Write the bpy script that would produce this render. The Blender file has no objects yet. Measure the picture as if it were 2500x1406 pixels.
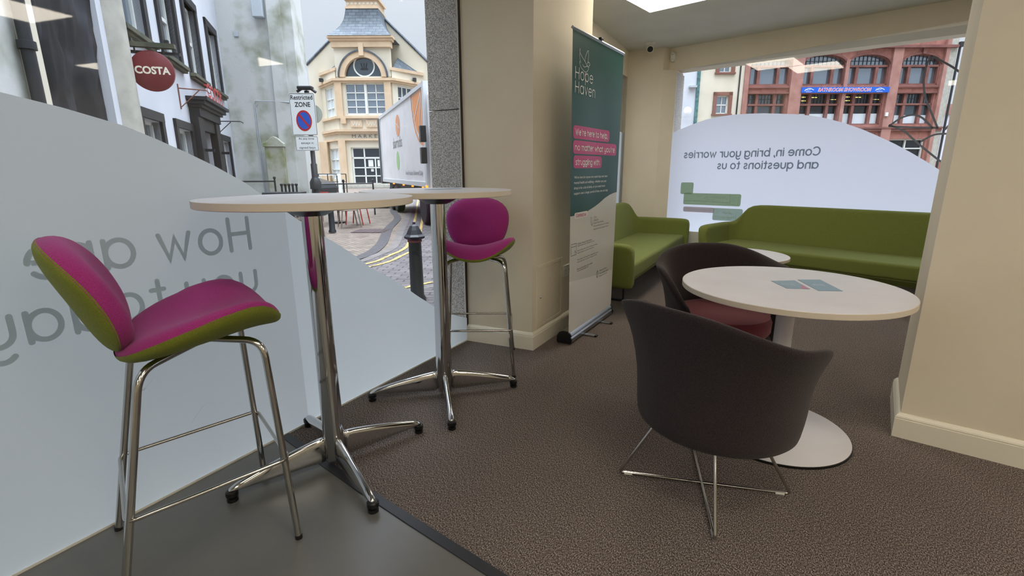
import bpy, bmesh, math, random
from mathutils import Vector, Matrix
random.seed(7)
PI = math.pi
R = math.radians
sc = bpy.context.scene
col = sc.collection

# ---------------------------------------------------------------- camera, world, exposure
cam_d = bpy.data.cameras.new('camera')
cam = bpy.data.objects.new('camera', cam_d)
col.objects.link(cam)
cam_d.sensor_width = 36.0
cam_d.lens = 36.0 * 1180.0 / 2500.0
cam_d.clip_start = 0.05
cam_d.clip_end = 400
WY = R(29.65); PITCH = R(13.58); ROLL = R(0.285)
def _rot(v):
    return Vector((math.cos(WY)*v[0]-math.sin(WY)*v[1], math.sin(WY)*v[0]+math.cos(WY)*v[1], v[2]))
fw = _rot((0, math.cos(PITCH), -math.sin(PITCH)))
u0 = Vector((0, math.sin(PITCH), math.cos(PITCH)))
r0 = Vector((1, 0, 0))
rt = _rot(math.cos(ROLL)*r0 - math.sin(ROLL)*u0)
up = _rot(math.cos(ROLL)*u0 + math.sin(ROLL)*r0)
mw = Matrix(((rt.x, up.x, -fw.x, 0), (rt.y, up.y, -fw.y, 0), (rt.z, up.z, -fw.z, 1.16), (0, 0, 0, 1)))
cam.matrix_world = mw
sc.camera = cam

SKY_HORIZON = 0.70; SKY_ZENITH = 11.0
world = bpy.data.worlds.new('overcast_sky')
sc.world = world
world.use_nodes = True
wn = world.node_tree
wn.nodes.clear()
wo = wn.nodes.new('ShaderNodeOutputWorld')
bg = wn.nodes.new('ShaderNodeBackground')
tc = wn.nodes.new('ShaderNodeTexCoord')
nz = wn.nodes.new('ShaderNodeTexNoise'); nz.inputs['Scale'].default_value = 1.6; nz.inputs['Detail'].default_value = 5
cr = wn.nodes.new('ShaderNodeValToRGB')
cr.color_ramp.elements[0].position = 0.25; cr.color_ramp.elements[0].color = (0.74, 0.83, 0.97, 1)
cr.color_ramp.elements[1].position = 0.75; cr.color_ramp.elements[1].color = (0.93, 0.96, 1.0, 1)
wn.links.new(tc.outputs['Generated'], nz.inputs['Vector'])
wn.links.new(nz.outputs['Fac'], cr.inputs['Fac'])
wn.links.new(cr.outputs['Color'], bg.inputs['Color'])
# overcast sky: the zenith is several times brighter than the horizon
sx = wn.nodes.new('ShaderNodeSeparateXYZ'); wn.links.new(tc.outputs['Generated'], sx.inputs[0])
mxz = wn.nodes.new('ShaderNodeMath'); mxz.operation = 'MAXIMUM'; mxz.inputs[1].default_value = 0.0; wn.links.new(sx.outputs['Z'], mxz.inputs[0])
pz = wn.nodes.new('ShaderNodeMath'); pz.operation = 'POWER'; pz.inputs[1].default_value = 4.0; wn.links.new(mxz.outputs[0], pz.inputs[0])
mz = wn.nodes.new('ShaderNodeMath'); mz.operation = 'MULTIPLY_ADD'; mz.inputs[1].default_value = SKY_ZENITH; mz.inputs[2].default_value = SKY_HORIZON; wn.links.new(pz.outputs[0], mz.inputs[0])
wn.links.new(mz.outputs[0], bg.inputs['Strength'])
wn.links.new(bg.outputs[0], wo.inputs[0])

sc.view_settings.view_transform = 'Standard'
sc.view_settings.look = 'None'
sc.view_settings.gamma = 1.0
sc.view_settings.exposure = 0.45
sc.view_settings.use_curve_mapping = False
try:
    sc.cycles.use_denoising = True
    sc.cycles.max_bounces = 8
    sc.cycles.diffuse_bounces = 5
    sc.cycles.glossy_bounces = 4
    sc.cycles.transmission_bounces = 4
    sc.cycles.transparent_max_bounces = 12
    sc.cycles.caustics_reflective = False
    sc.cycles.caustics_refractive = False
    sc.cycles.sample_clamp_indirect = 6
except Exception:
    pass
PANEL_POWER = 9.0        # emission of the ceiling light panels

# ---------------------------------------------------------------- materials
def lin(c):
    return tuple(((x/255.0)/12.92 if x/255.0 <= 0.04045 else ((x/255.0+0.055)/1.055)**2.4) for x in c) + (1.0,)
def mat(name, c, rough=0.6, metal=0.0, c2=None, scale=30.0, detail=4.0, bump=0.0, bscale=None, spec=None, sheen=0.0, coords='Object', stretch=None, lo=0.35, hi=0.65, coat=0.0):
    m = bpy.data.materials.new(name); m.use_nodes = True
    nt = m.node_tree; b = nt.nodes['Principled BSDF']
    b.inputs['Base Color'].default_value = lin(c)
    b.inputs['Roughness'].default_value = rough
    b.inputs['Metallic'].default_value = metal
    if spec is not None: b.inputs['Specular IOR Level'].default_value = spec
    if sheen: b.inputs['Sheen Weight'].default_value = sheen; b.inputs['Sheen Roughness'].default_value = 0.5
    if coat: b.inputs['Coat Weight'].default_value = coat
    if c2 is not None or bump:
        t = nt.nodes.new('ShaderNodeTexCoord')
        src = t.outputs[coords]
        if stretch:
            mp = nt.nodes.new('ShaderNodeMapping'); mp.inputs['Scale'].default_value = stretch
            nt.links.new(src, mp.inputs['Vector']); src = mp.outputs['Vector']
        n = nt.nodes.new('ShaderNodeTexNoise'); n.inputs['Scale'].default_value = scale; n.inputs['Detail'].default_value = detail
        nt.links.new(src, n.inputs['Vector'])
        if c2 is not None:
            r = nt.nodes.new('ShaderNodeValToRGB')
            r.color_ramp.elements[0].position = lo; r.color_ramp.elements[0].color = lin(c)
            r.color_ramp.elements[1].position = hi; r.color_ramp.elements[1].color = lin(c2)
            nt.links.new(n.outputs['Fac'], r.inputs['Fac']); nt.links.new(r.outputs['Color'], b.inputs['Base Color'])
        if bump:
            n2 = n
            if bscale:
                n2 = nt.nodes.new('ShaderNodeTexNoise'); n2.inputs['Scale'].default_value = bscale; n2.inputs['Detail'].default_value = 3
                nt.links.new(src, n2.inputs['Vector'])
            bp = nt.nodes.new('ShaderNodeBump'); bp.inputs['Strength'].default_value = bump; bp.inputs['Distance'].default_value = 0.01
            nt.links.new(n2.outputs['Fac'], bp.inputs['Height']); nt.links.new(bp.outputs['Normal'], b.inputs['Normal'])
    return m
def emis(name, c, s):
    m = bpy.data.materials.new(name); m.use_nodes = True; nt = m.node_tree
    b = nt.nodes['Principled BSDF']; b.inputs['Base Color'].default_value = lin(c)
    b.inputs['Emission Color'].default_value = lin(c); b.inputs['Emission Strength'].default_value = s
    return m
def glass_mat(name, tint=(247, 249, 250)):
    m = bpy.data.materials.new(name); m.use_nodes = True; nt = m.node_tree; nt.nodes.clear()
    o = nt.nodes.new('ShaderNodeOutputMaterial'); mx = nt.nodes.new('ShaderNodeMixShader')
    tr = nt.nodes.new('ShaderNodeBsdfTransparent'); tr.inputs[0].default_value = lin(tint)
    gl = nt.nodes.new('ShaderNodeBsdfGlossy'); gl.inputs['Roughness'].default_value = 0.02
    fr = nt.nodes.new('ShaderNodeLayerWeight'); fr.inputs['Blend'].default_value = 0.5
    pw = nt.nodes.new('ShaderNodeMath'); pw.operation = 'POWER'; pw.inputs[1].default_value = 5.0
    ma = nt.nodes.new('ShaderNodeMath'); ma.operation = 'MULTIPLY_ADD'; ma.inputs[1].default_value = 0.95; ma.inputs[2].default_value = 0.035
    nt.links.new(fr.outputs['Facing'], pw.inputs[0]); nt.links.new(pw.outputs[0], ma.inputs[0])
    nt.links.new(ma.outputs[0], mx.inputs[0]); nt.links.new(tr.outputs[0], mx.inputs[1]); nt.links.new(gl.outputs[0], mx.inputs[2])
    nt.links.new(mx.outputs[0], o.inputs[0])
    return m
def film_mat(name, c, trans=0.6, clear=0.0, rough=0.25, gloss=0.05):
    """sand-blast vinyl: scatters daylight through itself, with a weak sheen"""
    m = bpy.data.materials.new(name); m.use_nodes = True; nt = m.node_tree; nt.nodes.clear()
    o = nt.nodes.new('ShaderNodeOutputMaterial')
    df = nt.nodes.new('ShaderNodeBsdfDiffuse'); df.inputs[0].default_value = lin(c)
    tl = nt.nodes.new('ShaderNodeBsdfTranslucent'); tl.inputs[0].default_value = lin(c)
    m1 = nt.nodes.new('ShaderNodeMixShader'); m1.inputs[0].default_value = trans
    nt.links.new(df.outputs[0], m1.inputs[1]); nt.links.new(tl.outputs[0], m1.inputs[2])
    tr = nt.nodes.new('ShaderNodeBsdfTransparent'); tr.inputs[0].default_value = lin((225, 232, 232))
    m2 = nt.nodes.new('ShaderNodeMixShader'); m2.inputs[0].default_value = clear
    nt.links.new(m1.outputs[0], m2.inputs[1]); nt.links.new(tr.outputs[0], m2.inputs[2])
    gl = nt.nodes.new('ShaderNodeBsdfGlossy'); gl.inputs['Roughness'].default_value = rough
    m3 = nt.nodes.new('ShaderNodeMixShader'); m3.inputs[0].default_value = gloss
    nt.links.new(m2.outputs[0], m3.inputs[1]); nt.links.new(gl.outputs[0], m3.inputs[2])
    nt.links.new(m3.outputs[0], o.inputs[0])
    return m
def brick_mat(name, c1, c2, cm, scale, bw, bh, mortar=0.02, rough=0.8, rot=None, bump=0.3, offs=0.5, coords='Object', swap=False):
    m = bpy.data.materials.new(name); m.use_nodes = True; nt = m.node_tree; b = nt.nodes['Principled BSDF']
    t = nt.nodes.new('ShaderNodeTexCoord'); mp = nt.nodes.new('ShaderNodeMapping')
    if rot: mp.inputs['Rotation'].default_value = rot
    br = nt.nodes.new('ShaderNodeTexBrick')
    br.inputs['Color1'].default_value = lin(c1); br.inputs['Color2'].default_value = lin(c2); br.inputs['Mortar'].default_value = lin(cm)
    br.inputs['Scale'].default_value = scale; br.inputs['Brick Width'].default_value = bw; br.inputs['Row Height'].default_value = bh
    br.inputs['Mortar Size'].default_value = mortar; br.offset = offs
    nt.links.new(t.outputs[coords], mp.inputs['Vector']); nt.links.new(mp.outputs[0], br.inputs['Vector'])
    n = nt.nodes.new('ShaderNodeTexNoise'); n.inputs['Scale'].default_value = 3.0; n.inputs['Detail'].default_value = 8
    nt.links.new(t.outputs[coords], n.inputs['Vector'])
    mx = nt.nodes.new('ShaderNodeMix'); mx.data_type = 'RGBA'; mx.blend_type = 'OVERLAY'; mx.inputs['Factor'].default_value = 0.5
    nt.links.new(br.outputs['Color'], mx.inputs['A']); nt.links.new(n.outputs['Fac'], mx.inputs['B'])
    nt.links.new(mx.outputs['Result'], b.inputs['Base Color'])
    b.inputs['Roughness'].default_value = rough
    bp = nt.nodes.new('ShaderNodeBump'); bp.inputs['Strength'].default_value = bump; bp.inputs['Distance'].default_value = 0.02
    inv = nt.nodes.new('ShaderNodeMath'); inv.operation = 'SUBTRACT'; inv.inputs[0].default_value = 1.0
    nt.links.new(br.outputs['Fac'], inv.inputs[1]); nt.links.new(inv.outputs[0], bp.inputs['Height']); nt.links.new(bp.outputs[0], b.inputs['Normal'])
    return m
def carpet_mat():
    m = bpy.data.materials.new('loop_pile_carpet'); m.use_nodes = True; nt = m.node_tree; b = nt.nodes['Principled BSDF']
    t = nt.nodes.new('ShaderNodeTexCoord')
    mp = nt.nodes.new('ShaderNodeMapping'); mp.inputs['Scale'].default_value = (1.0, 0.55, 1); mp.inputs['Rotation'].default_value = (0, 0, 0.35)
    n = nt.nodes.new('ShaderNodeTexNoise'); n.inputs['Scale'].default_value = 300; n.inputs['Detail'].default_value = 2
    n2 = nt.nodes.new('ShaderNodeTexNoise'); n2.inputs['Scale'].default_value = 2.2; n2.inputs['Detail'].default_value = 5
    nt.links.new(t.outputs['Object'], mp.inputs[0]); nt.links.new(mp.outputs[0], n.inputs['Vector']); nt.links.new(t.outputs['Object'], n2.inputs['Vector'])
    r = nt.nodes.new('ShaderNodeValToRGB'); e = r.color_ramp.elements
    e[0].position = 0.33; e[0].color = lin((60, 54, 52)); e[1].position = 0.68; e[1].color = lin((178, 168, 162))
    e2 = r.color_ramp.elements.new(0.5); e2.color = lin((112, 102, 97))
    nt.links.new(n.outputs['Fac'], r.inputs['Fac'])
    mx = nt.nodes.new('ShaderNodeMix'); mx.data_type = 'RGBA'; mx.blend_type = 'MULTIPLY'; mx.inputs['Factor'].default_value = 0.35
    r2 = nt.nodes.new('ShaderNodeValToRGB'); r2.color_ramp.elements[0].position = 0.3; r2.color_ramp.elements[0].color = (0.75, 0.75, 0.75, 1); r2.color_ramp.elements[1].position = 0.7
    nt.links.new(n2.outputs['Fac'], r2.inputs['Fac']); nt.links.new(r.outputs['Color'], mx.inputs['A']); nt.links.new(r2.outputs['Color'], mx.inputs['B'])
    nt.links.new(mx.outputs['Result'], b.inputs['Base Color'])
    b.inputs['Roughness'].default_value = 1.0; b.inputs['Specular IOR Level'].default_value = 0.05
    bp = nt.nodes.new('ShaderNodeBump'); bp.inputs['Strength'].default_value = 0.8; bp.inputs['Distance'].default_value = 0.008
    nt.links.new(n.outputs['Fac'], bp.inputs['Height']); nt.links.new(bp.outputs[0], b.inputs['Normal'])
    return m

M = {}
M['wall'] = mat('cream_emulsion', (227, 218, 198), 0.75, c2=(222, 212, 192), scale=3, bump=0.03, bscale=250)
M['ceiling'] = mat('ceiling_emulsion', (208, 207, 197), 0.85, c2=(202, 201, 190), scale=3, bump=0.03, bscale=200)
M['gloss_white'] = mat('white_gloss_paint', (232, 227, 210), 0.3)
M['upvc'] = mat('white_plastic', (225, 224, 216), 0.35)
M['carpet'] = carpet_mat()
M['vinyl'] = mat('grey_vinyl', (102, 102, 100), 0.30, c2=(107, 107, 104), scale=6, bump=0.03, bscale=160)
M['strip'] = mat('dark_trim', (44, 46, 52), 0.42)
M['glass'] = glass_mat('window_glass')
M['film'] = film_mat('frosted_film', (228, 234, 237), 0.76, 0.0)
M['film2'] = film_mat('frosted_film_double', (214, 219, 221), 0.73, 0.0)
M['film_r'] = film_mat('frosted_film_white', (222, 226, 240), 0.66, 0.0)
M['letter'] = film_mat('film_lettering', (200, 208, 210), 0.7, 0.0)
M['letter_r'] = film_mat('film_lettering_dark', (140, 156, 166), 0.6, 0.0)
M['box_green'] = film_mat('film_green', (164, 188, 156), 0.5, 0.0)
M['box_green2'] = film_mat('film_grey_green', (176, 196, 184), 0.5, 0.0)
M['box_mauve'] = film_mat('film_mauve', (196, 184, 186), 0.5, 0.0)
M['box_line'] = film_mat('film_green_pale', (196, 214, 194), 0.5, 0.0)
M['bird_line'] = film_mat('bird_line_vinyl', (96, 96, 98), 0.5, 0.0)
M['vinyl_line'] = mat('dark_grey_vinyl_line', (82, 82, 82), 0.6)
M['granite'] = mat('speckled_granite', (120, 115, 112), 0.4, c2=(218, 212, 207), scale=170, detail=3, lo=0.40, hi=0.60)
M['joint'] = mat('dark_joint', (55, 50, 46), 0.8)
M['chrome'] = mat('polished_chrome', (205, 205, 205), 0.09, 1.0)
M['chrome_thin'] = mat('chrome_tube', (190, 188, 184), 0.13, 1.0)
M['alu'] = mat('brushed_aluminium', (176, 178, 180), 0.3, 1.0)
M['black'] = mat('black_plastic', (16, 16, 17), 0.4)
M['blackiron'] = mat('black_painted_iron', (34, 37, 41), 0.45)
M['laminate'] = mat('white_laminate', (222, 221, 226), 0.38, c2=(216, 214, 219), scale=5)
M['edge'] = mat('cream_table_edging', (214, 203, 186), 0.5)
M['pink'] = mat('magenta_wool', (150, 36, 114), 0.95, c2=(168, 54, 132), scale=520, detail=2, bump=0.2, sheen=0.1)
M['lime'] = mat('olive_lime_wool', (112, 122, 26), 0.95, c2=(134, 142, 44), scale=480, detail=2, bump=0.2, sheen=0.08)
M['sofa'] = mat('green_wool', (98, 108, 42), 0.95, c2=(122, 132, 66), scale=420, detail=2, bump=0.2, sheen=0.05)
M['brown'] = mat('dark_brown_wool', (26, 18, 20), 0.97, c2=(50, 38, 41), scale=320, detail=3, bump=0.3, sheen=0.12)
M['red'] = mat('maroon_wool', (110, 40, 52), 0.95, c2=(130, 56, 68), scale=420, detail=2, bump=0.2, sheen=0.2)
M['ban_green'] = mat('banner_green_print', (12, 72, 64), 0.42, c2=(15, 77, 69), scale=3)
M['ban_grey'] = mat('banner_grey_print', (208, 208, 202), 0.32)
M['ban_white'] = mat('banner_white_print', (228, 226, 222), 0.35)
M['ban_pink'] = mat('banner_magenta_print', (190, 28, 108), 0.35)
M['ban_text'] = mat('banner_white_text', (240, 240, 236), 0.4)
M['ban_dark'] = mat('banner_dark_text', (60, 70, 72), 0.5)
M['leaf_blue'] = mat('leaflet_blue', (128, 158, 176), 0.4)
M['leaf_text'] = mat('leaflet_pale_text', (200, 212, 218), 0.5)
M['leaf_pink'] = mat('leaflet_pink', (196, 110, 150), 0.4)
M['panel_light'] = emis('light_panel_diffuser', (255, 243, 224), PANEL_POWER)
# outside
M['render'] = mat('white_render', (206, 210, 218), 0.85, c2=(196, 201, 210), scale=0.9, detail=8, bump=0.15, bscale=40)
M['oldrender'] = mat('weathered_grey_render', (196, 198, 195), 0.9, c2=(126, 130, 104), scale=1.2, detail=10, bump=0.25, bscale=20, lo=0.47, hi=0.72)
M['mossy'] = mat('algae_stained_stone', (176, 178, 166), 0.9, c2=(122, 130, 78), scale=2.2, detail=8, bump=0.3, bscale=12, lo=0.4, hi=0.65)
M['blackpaint'] = mat('black_masonry_paint', (17, 19, 25), 0.55, c2=(26, 28, 35), scale=5)
M['blackstone'] = mat('blackened_stone', (13, 14, 18), 0.95, c2=(66, 68, 76), scale=1.5, detail=14, bump=1.0, bscale=4, lo=0.5, hi=0.8)
M['beige'] = mat('beige_stone', (184, 182, 172), 0.8, c2=(166, 164, 154), scale=5)
M['sash'] = mat('white_sash_paint', (222, 226, 222), 0.5)
M['pane'] = mat('window_pane', (88, 98, 106), 0.06, 0.55)
M['pane_dark'] = mat('dark_window_pane', (34, 40, 46), 0.05, 0.2)
M['pane_sky'] = mat('sky_reflecting_pane', (138, 150, 162), 0.08, 0.65)
M['blind'] = mat('white_window_blind', (206, 214, 220), 0.7)
M['cream_ext'] = mat('cream_render', (218, 211, 194), 0.85, c2=(206, 198, 178), scale=0.5, detail=8)
M['sillstone'] = mat('mossy_dark_sill', (92, 92, 76), 0.9, c2=(70, 74, 62), scale=5)
M['peach'] = mat('peach_stone', (214, 190, 160), 0.8, c2=(200, 175, 146), scale=1.2, detail=6)
M['slate'] = brick_mat('slate_tiles', (88, 98, 108), (68, 78, 88), (48, 55, 62), 1.0, 0.55, 0.28, 0.025, 0.6)
M['sand'] = brick_mat('red_sandstone', (162, 110, 98), (150, 98, 88), (122, 80, 72), 1.0, 1.3, 0.45, 0.02, 0.85)
M['sand_d'] = mat('dark_red_sandstone', (134, 88, 80), 0.85, c2=(110, 70, 64), scale=1.2, detail=8)
M['sand_l'] = mat('pinkish_sandstone', (172, 128, 118), 0.85, c2=(150, 106, 96), scale=1.2, detail=8)
M['teal'] = mat('teal_flaking_paint', (86, 132, 132), 0.8, c2=(58, 92, 94), scale=4, detail=9)
M['brownstone'] = mat('brown_window_surround', (126, 84, 72), 0.85)
M['maroon_enamel'] = mat('maroon_sign_enamel', (112, 34, 42), 0.4, c2=(122, 42, 50), scale=4)
M['enamel_rim'] = mat('dark_sign_rim', (70, 22, 28), 0.5)
M['cream_letter'] = mat('cream_lettering', (240, 234, 214), 0.5)
M['red_letter'] = mat('red_lettering', (176, 44, 44), 0.5)
M['signwhite'] = mat('sign_white', (226, 230, 230), 0.35)
M['signblack'] = mat('sign_black', (28, 30, 34), 0.5)
M['signblue'] = mat('sign_blue', (26, 84, 186), 0.35)
M['signred'] = mat('sign_red', (176, 34, 46), 0.35)
M['fascia_blue'] = mat('fascia_blue', (20, 92, 200), 0.4)
M['fascia_red'] = mat('fascia_red', (206, 44, 84), 0.4)
M['lorry'] = mat('lorry_white', (226, 222, 222), 0.4, c2=(214, 210, 211), scale=1.5)
M['lorry_frame'] = mat('lorry_frame', (196, 198, 200), 0.35)
M['orange'] = mat('orange_print', (228, 142, 72), 0.45)
M['palegreen'] = mat('green_print', (150, 196, 116), 0.45)
M['greytext'] = mat('grey_print', (120, 120, 122), 0.5)
M['amber'] = emis('amber_lamp', (255, 150, 40), 1.4)
M['tyre'] = mat('tyre_rubber', (24, 24, 25), 0.8)
M['carpaint'] = mat('dark_grey_car_paint', (46, 52, 58), 0.2, 0.5)
M['carglass'] = mat('car_glass', (120, 138, 142), 0.05, 0.5)
M['red_paint'] = mat('red_chair_paint', (176, 60, 52), 0.5)
M['teak'] = mat('weathered_teak', (150, 136, 122), 0.8, c2=(128, 114, 102), scale=12)
M['bark'] = mat('grey_bark', (112, 94, 80), 0.9)
M['yellow'] = mat('yellow_road_paint', (206, 172, 92), 0.85, c2=(120, 106, 88), scale=14, lo=.45, hi=.62)
M['paving'] = brick_mat('buff_block_paving', (126, 113, 101), (112, 100, 90), (88, 78, 70), 1.0, 0.2, 0.1, 0.008, 0.9, rot=(0, 0, 0.4))
M['setts'] = brick_mat('grey_road_setts', (104, 97, 97), (88, 82, 83), (60, 54, 54), 1.0, 0.24, 0.12, 0.012, 0.85, rot=(0, 0, -0.5))
M['kerb'] = mat('grey_kerb_stone', (112, 105, 101), 0.85, c2=(98, 92, 89), scale=6)
M['channel'] = mat('dark_drain_channel', (76, 71, 72), 0.8, c2=(66, 62, 65), scale=8)
M['tarmac'] = mat('grey_tarmac', (136, 130, 128), 0.9, c2=(120, 114, 112), scale=2)
M['ironcover'] = brick_mat('iron_cover', (92, 76, 74), (82, 68, 67), (62, 50, 49), 1.0, 0.12, 0.12, 0.02, 0.8, offs=0)
M['palehouse'] = mat('pale_lilac_render', (206, 206, 220), 0.85)
M['greyutility'] = mat('grey_utility_box', (176, 184, 190), 0.6)
M['green_box'] = mat('dark_green_plastic', (52, 66, 48), 0.6)
M['warmlamp'] = emis('yellow_strip_lamp', (255, 226, 120), 1.3)

# ---------------------------------------------------------------- mesh helpers
class G:
    def __init__(self): self.v = []; self.f = []
    def add(self, vs, fs):
        o = len(self.v); self.v += [tuple(x) for x in vs]; self.f += [tuple(o+i for i in f) for f in fs]; return self
    def box(self, x0, x1, y0, y1, z0, z1, T=None):
        vs = [Vector(p) for p in ((x0,y0,z0),(x1,y0,z0),(x1,y1,z0),(x0,y1,z0),(x0,y0,z1),(x1,y0,z1),(x1,y1,z1),(x0,y1,z1))]
        if T: vs = [T @ p for p in vs]
        return self.add(vs, [(0,3,2,1),(4,5,6,7),(0,1,5,4),(1,2,6,5),(2,3,7,6),(3,0,4,7)])
    def prism(self, poly, z0, z1, T=None):
        """poly in xy extruded z0..z1"""
        n = len(poly)
        vs = [Vector((p[0], p[1], z0)) for p in poly] + [Vector((p[0], p[1], z1)) for p in poly]
        if T: vs = [T @ p for p in vs]
        return self.add(vs, [tuple(range(n))[::-1], tuple(range(n, 2*n))] + [(i, (i+1) % n, n+(i+1) % n, n+i) for i in range(n)])
    def xz(self, poly, y0, y1):
        """poly in xz extruded along y"""
        n = len(poly)
        vs = [(p[0], y0, p[1]) for p in poly] + [(p[0], y1, p[1]) for p in poly]
        return self.add(vs, [tuple(range(n)), tuple(range(n, 2*n))[::-1]] + [(i, n+i, n+(i+1) % n, (i+1) % n) for i in range(n)])
    def tube(self, path, r, n=12, caps=True, closed=False, radii=None, sq=None):
        P = [Vector(p) for p in path]; m = len(P); rings = []
        prev = None
        for i in range(m):
            if closed: t = (P[(i+1) % m] - P[i-1])
            else: t = P[min(i+1, m-1)] - P[max(i-1, 0)]
            t.normalize()
            if prev is None:
                a = Vector((0, 0, 1)) if abs(t.z) < 0.9 else Vector((1, 0, 0))
                x = t.cross(a).normalized()
            else:
                x = (prev - t * prev.dot(t))
                x = x.normalized() if x.length > 1e-6 else t.orthogonal().normalized()
            prev = x; y = t.cross(x)
            rr = radii[i] if radii else r
            rings.append([P[i] + (x*math.cos(2*PI*k/n) + y*math.sin(2*PI*k/n)) * rr for k in range(n)])
        o = len(self.v)
        for rg in rings: self.v += [tuple(p) for p in rg]
        for i in range(m if closed else m-1):
            j = (i+1) % m
            for k in range(n):
                self.f.append((o+i*n+k, o+i*n+(k+1) % n, o+j*n+(k+1) % n, o+j*n+k))
        if caps and not closed:
            self.f.append(tuple(o+k for k in range(n))[::-1]); self.f.append(tuple(o+(m-1)*n+k for k in range(n)))
        return self
    def lathe(self, prof, n=32, c=(0, 0, 0), T=None):
        vs = []; o = len(self.v); m = len(prof)
        for (r, z) in prof:
            for k in range(n):
                p = Vector((c[0]+r*math.cos(2*PI*k/n), c[1]+r*math.sin(2*PI*k/n), c[2]+z))
                vs.append(T @ p if T else p)
        fs = [(i*n+k, i*n+(k+1) % n, (i+1)*n+(k+1) % n, (i+1)*n+k) for i in range(m-1) for k in range(n)]
        fs.append(tuple(range(n))[::-1]); fs.append(tuple((m-1)*n+k for k in range(n)))
        return self.add(vs, fs)
    def grid(self, rows, closed_u=False, cap0=False, cap1=False):
        """rows: list of equal-length point lists"""
        o = len(self.v); n = len(rows[0]); m = len(rows)
        for r in rows: self.v += [tuple(p) for p in r]
        for i in range(m-1):
            for k in range(n if closed_u else n-1):
                self.f.append((o+i*n+k, o+i*n+(k+1) % n, o+(i+1)*n+(k+1) % n, o+(i+1)*n+k))
        if cap0: self.f.append(tuple(o+k for k in range(n))[::-1])
        if cap1: self.f.append(tuple(o+(m-1)*n+k for k in range(n)))
        return self

def finish(o, smooth, bevel, subsurf):
    if smooth:
        for p in o.data.polygons: p.use_smooth = True
    if bevel:
        b = o.modifiers.new('bevel', 'BEVEL'); b.width = bevel; b.segments = 3; b.limit_method = 'ANGLE'; b.angle_limit = R(40)
        o.modifiers.new('wn', 'WEIGHTED_NORMAL') if smooth else None
    if subsurf:
        s = o.modifiers.new('sub', 'SUBSURF'); s.levels = subsurf; s.render_levels = subsurf
    if smooth and not subsurf and not bevel:
        me = o.data
        bm = bmesh.new(); bm.from_mesh(me)
        for e in bm.edges:
            if len(e.link_faces) == 2 and e.calc_face_angle(0) > R(38): e.smooth = False
        bm.to_mesh(me); bm.free()

def obj(name, g, m, parent=None, smooth=False, bevel=0, subsurf=0, fixn=True):
    me = bpy.data.meshes.new(name); me.from_pydata(g.v, [], g.f); me.update()
    if fixn:
        bm = bmesh.new(); bm.from_mesh(me)
        if smooth: bmesh.ops.remove_doubles(bm, verts=bm.verts, dist=1e-6)
        bmesh.ops.recalc_face_normals(bm, faces=bm.faces); bm.to_mesh(me); bm.free()
    o = bpy.data.objects.new(name, me); col.objects.link(o)
    ms = m if isinstance(m, (list, tuple)) else [m]
    for x in ms: me.materials.append(M[x] if isinstance(x, str) else x)
    if parent: o.parent = parent
    finish(o, smooth, bevel, subsurf)
    return o
def struct(name, g, m, **k):
    o = obj(name, g, m, **k); o['kind'] = 'structure'; return o
def thing(name, label, cat, loc=(0, 0, 0), rz=0, group=None):
    o = bpy.data.objects.new(name, None); col.objects.link(o); o.empty_display_size = 0.1
    o.location = loc; o.rotation_euler = (0, 0, rz); o['label'] = label; o['category'] = cat
    if group: o['group'] = group
    return o
def tag(o, label, cat, group=None):
    o['label'] = label; o['category'] = cat
    if group: o['group'] = group
    return o
def dup(root, loc, rz, label, group=None):
    r = root.copy(); col.objects.link(r); r.location = loc; r.rotation_euler = (0, 0, rz); r['label'] = label
    if group: r['group'] = group
    for ch in list(root.children):
        c = ch.copy(); col.objects.link(c); c.parent = r
        for gch in ch.children:
            d = gch.copy(); col.objects.link(d); d.parent = c
    return r
def facing(yaw):
    """Z rotation of a frame whose +X runs along compass yaw (deg, clockwise from +Y); -Y is then the outward side"""
    return R(90 - yaw)

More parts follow.
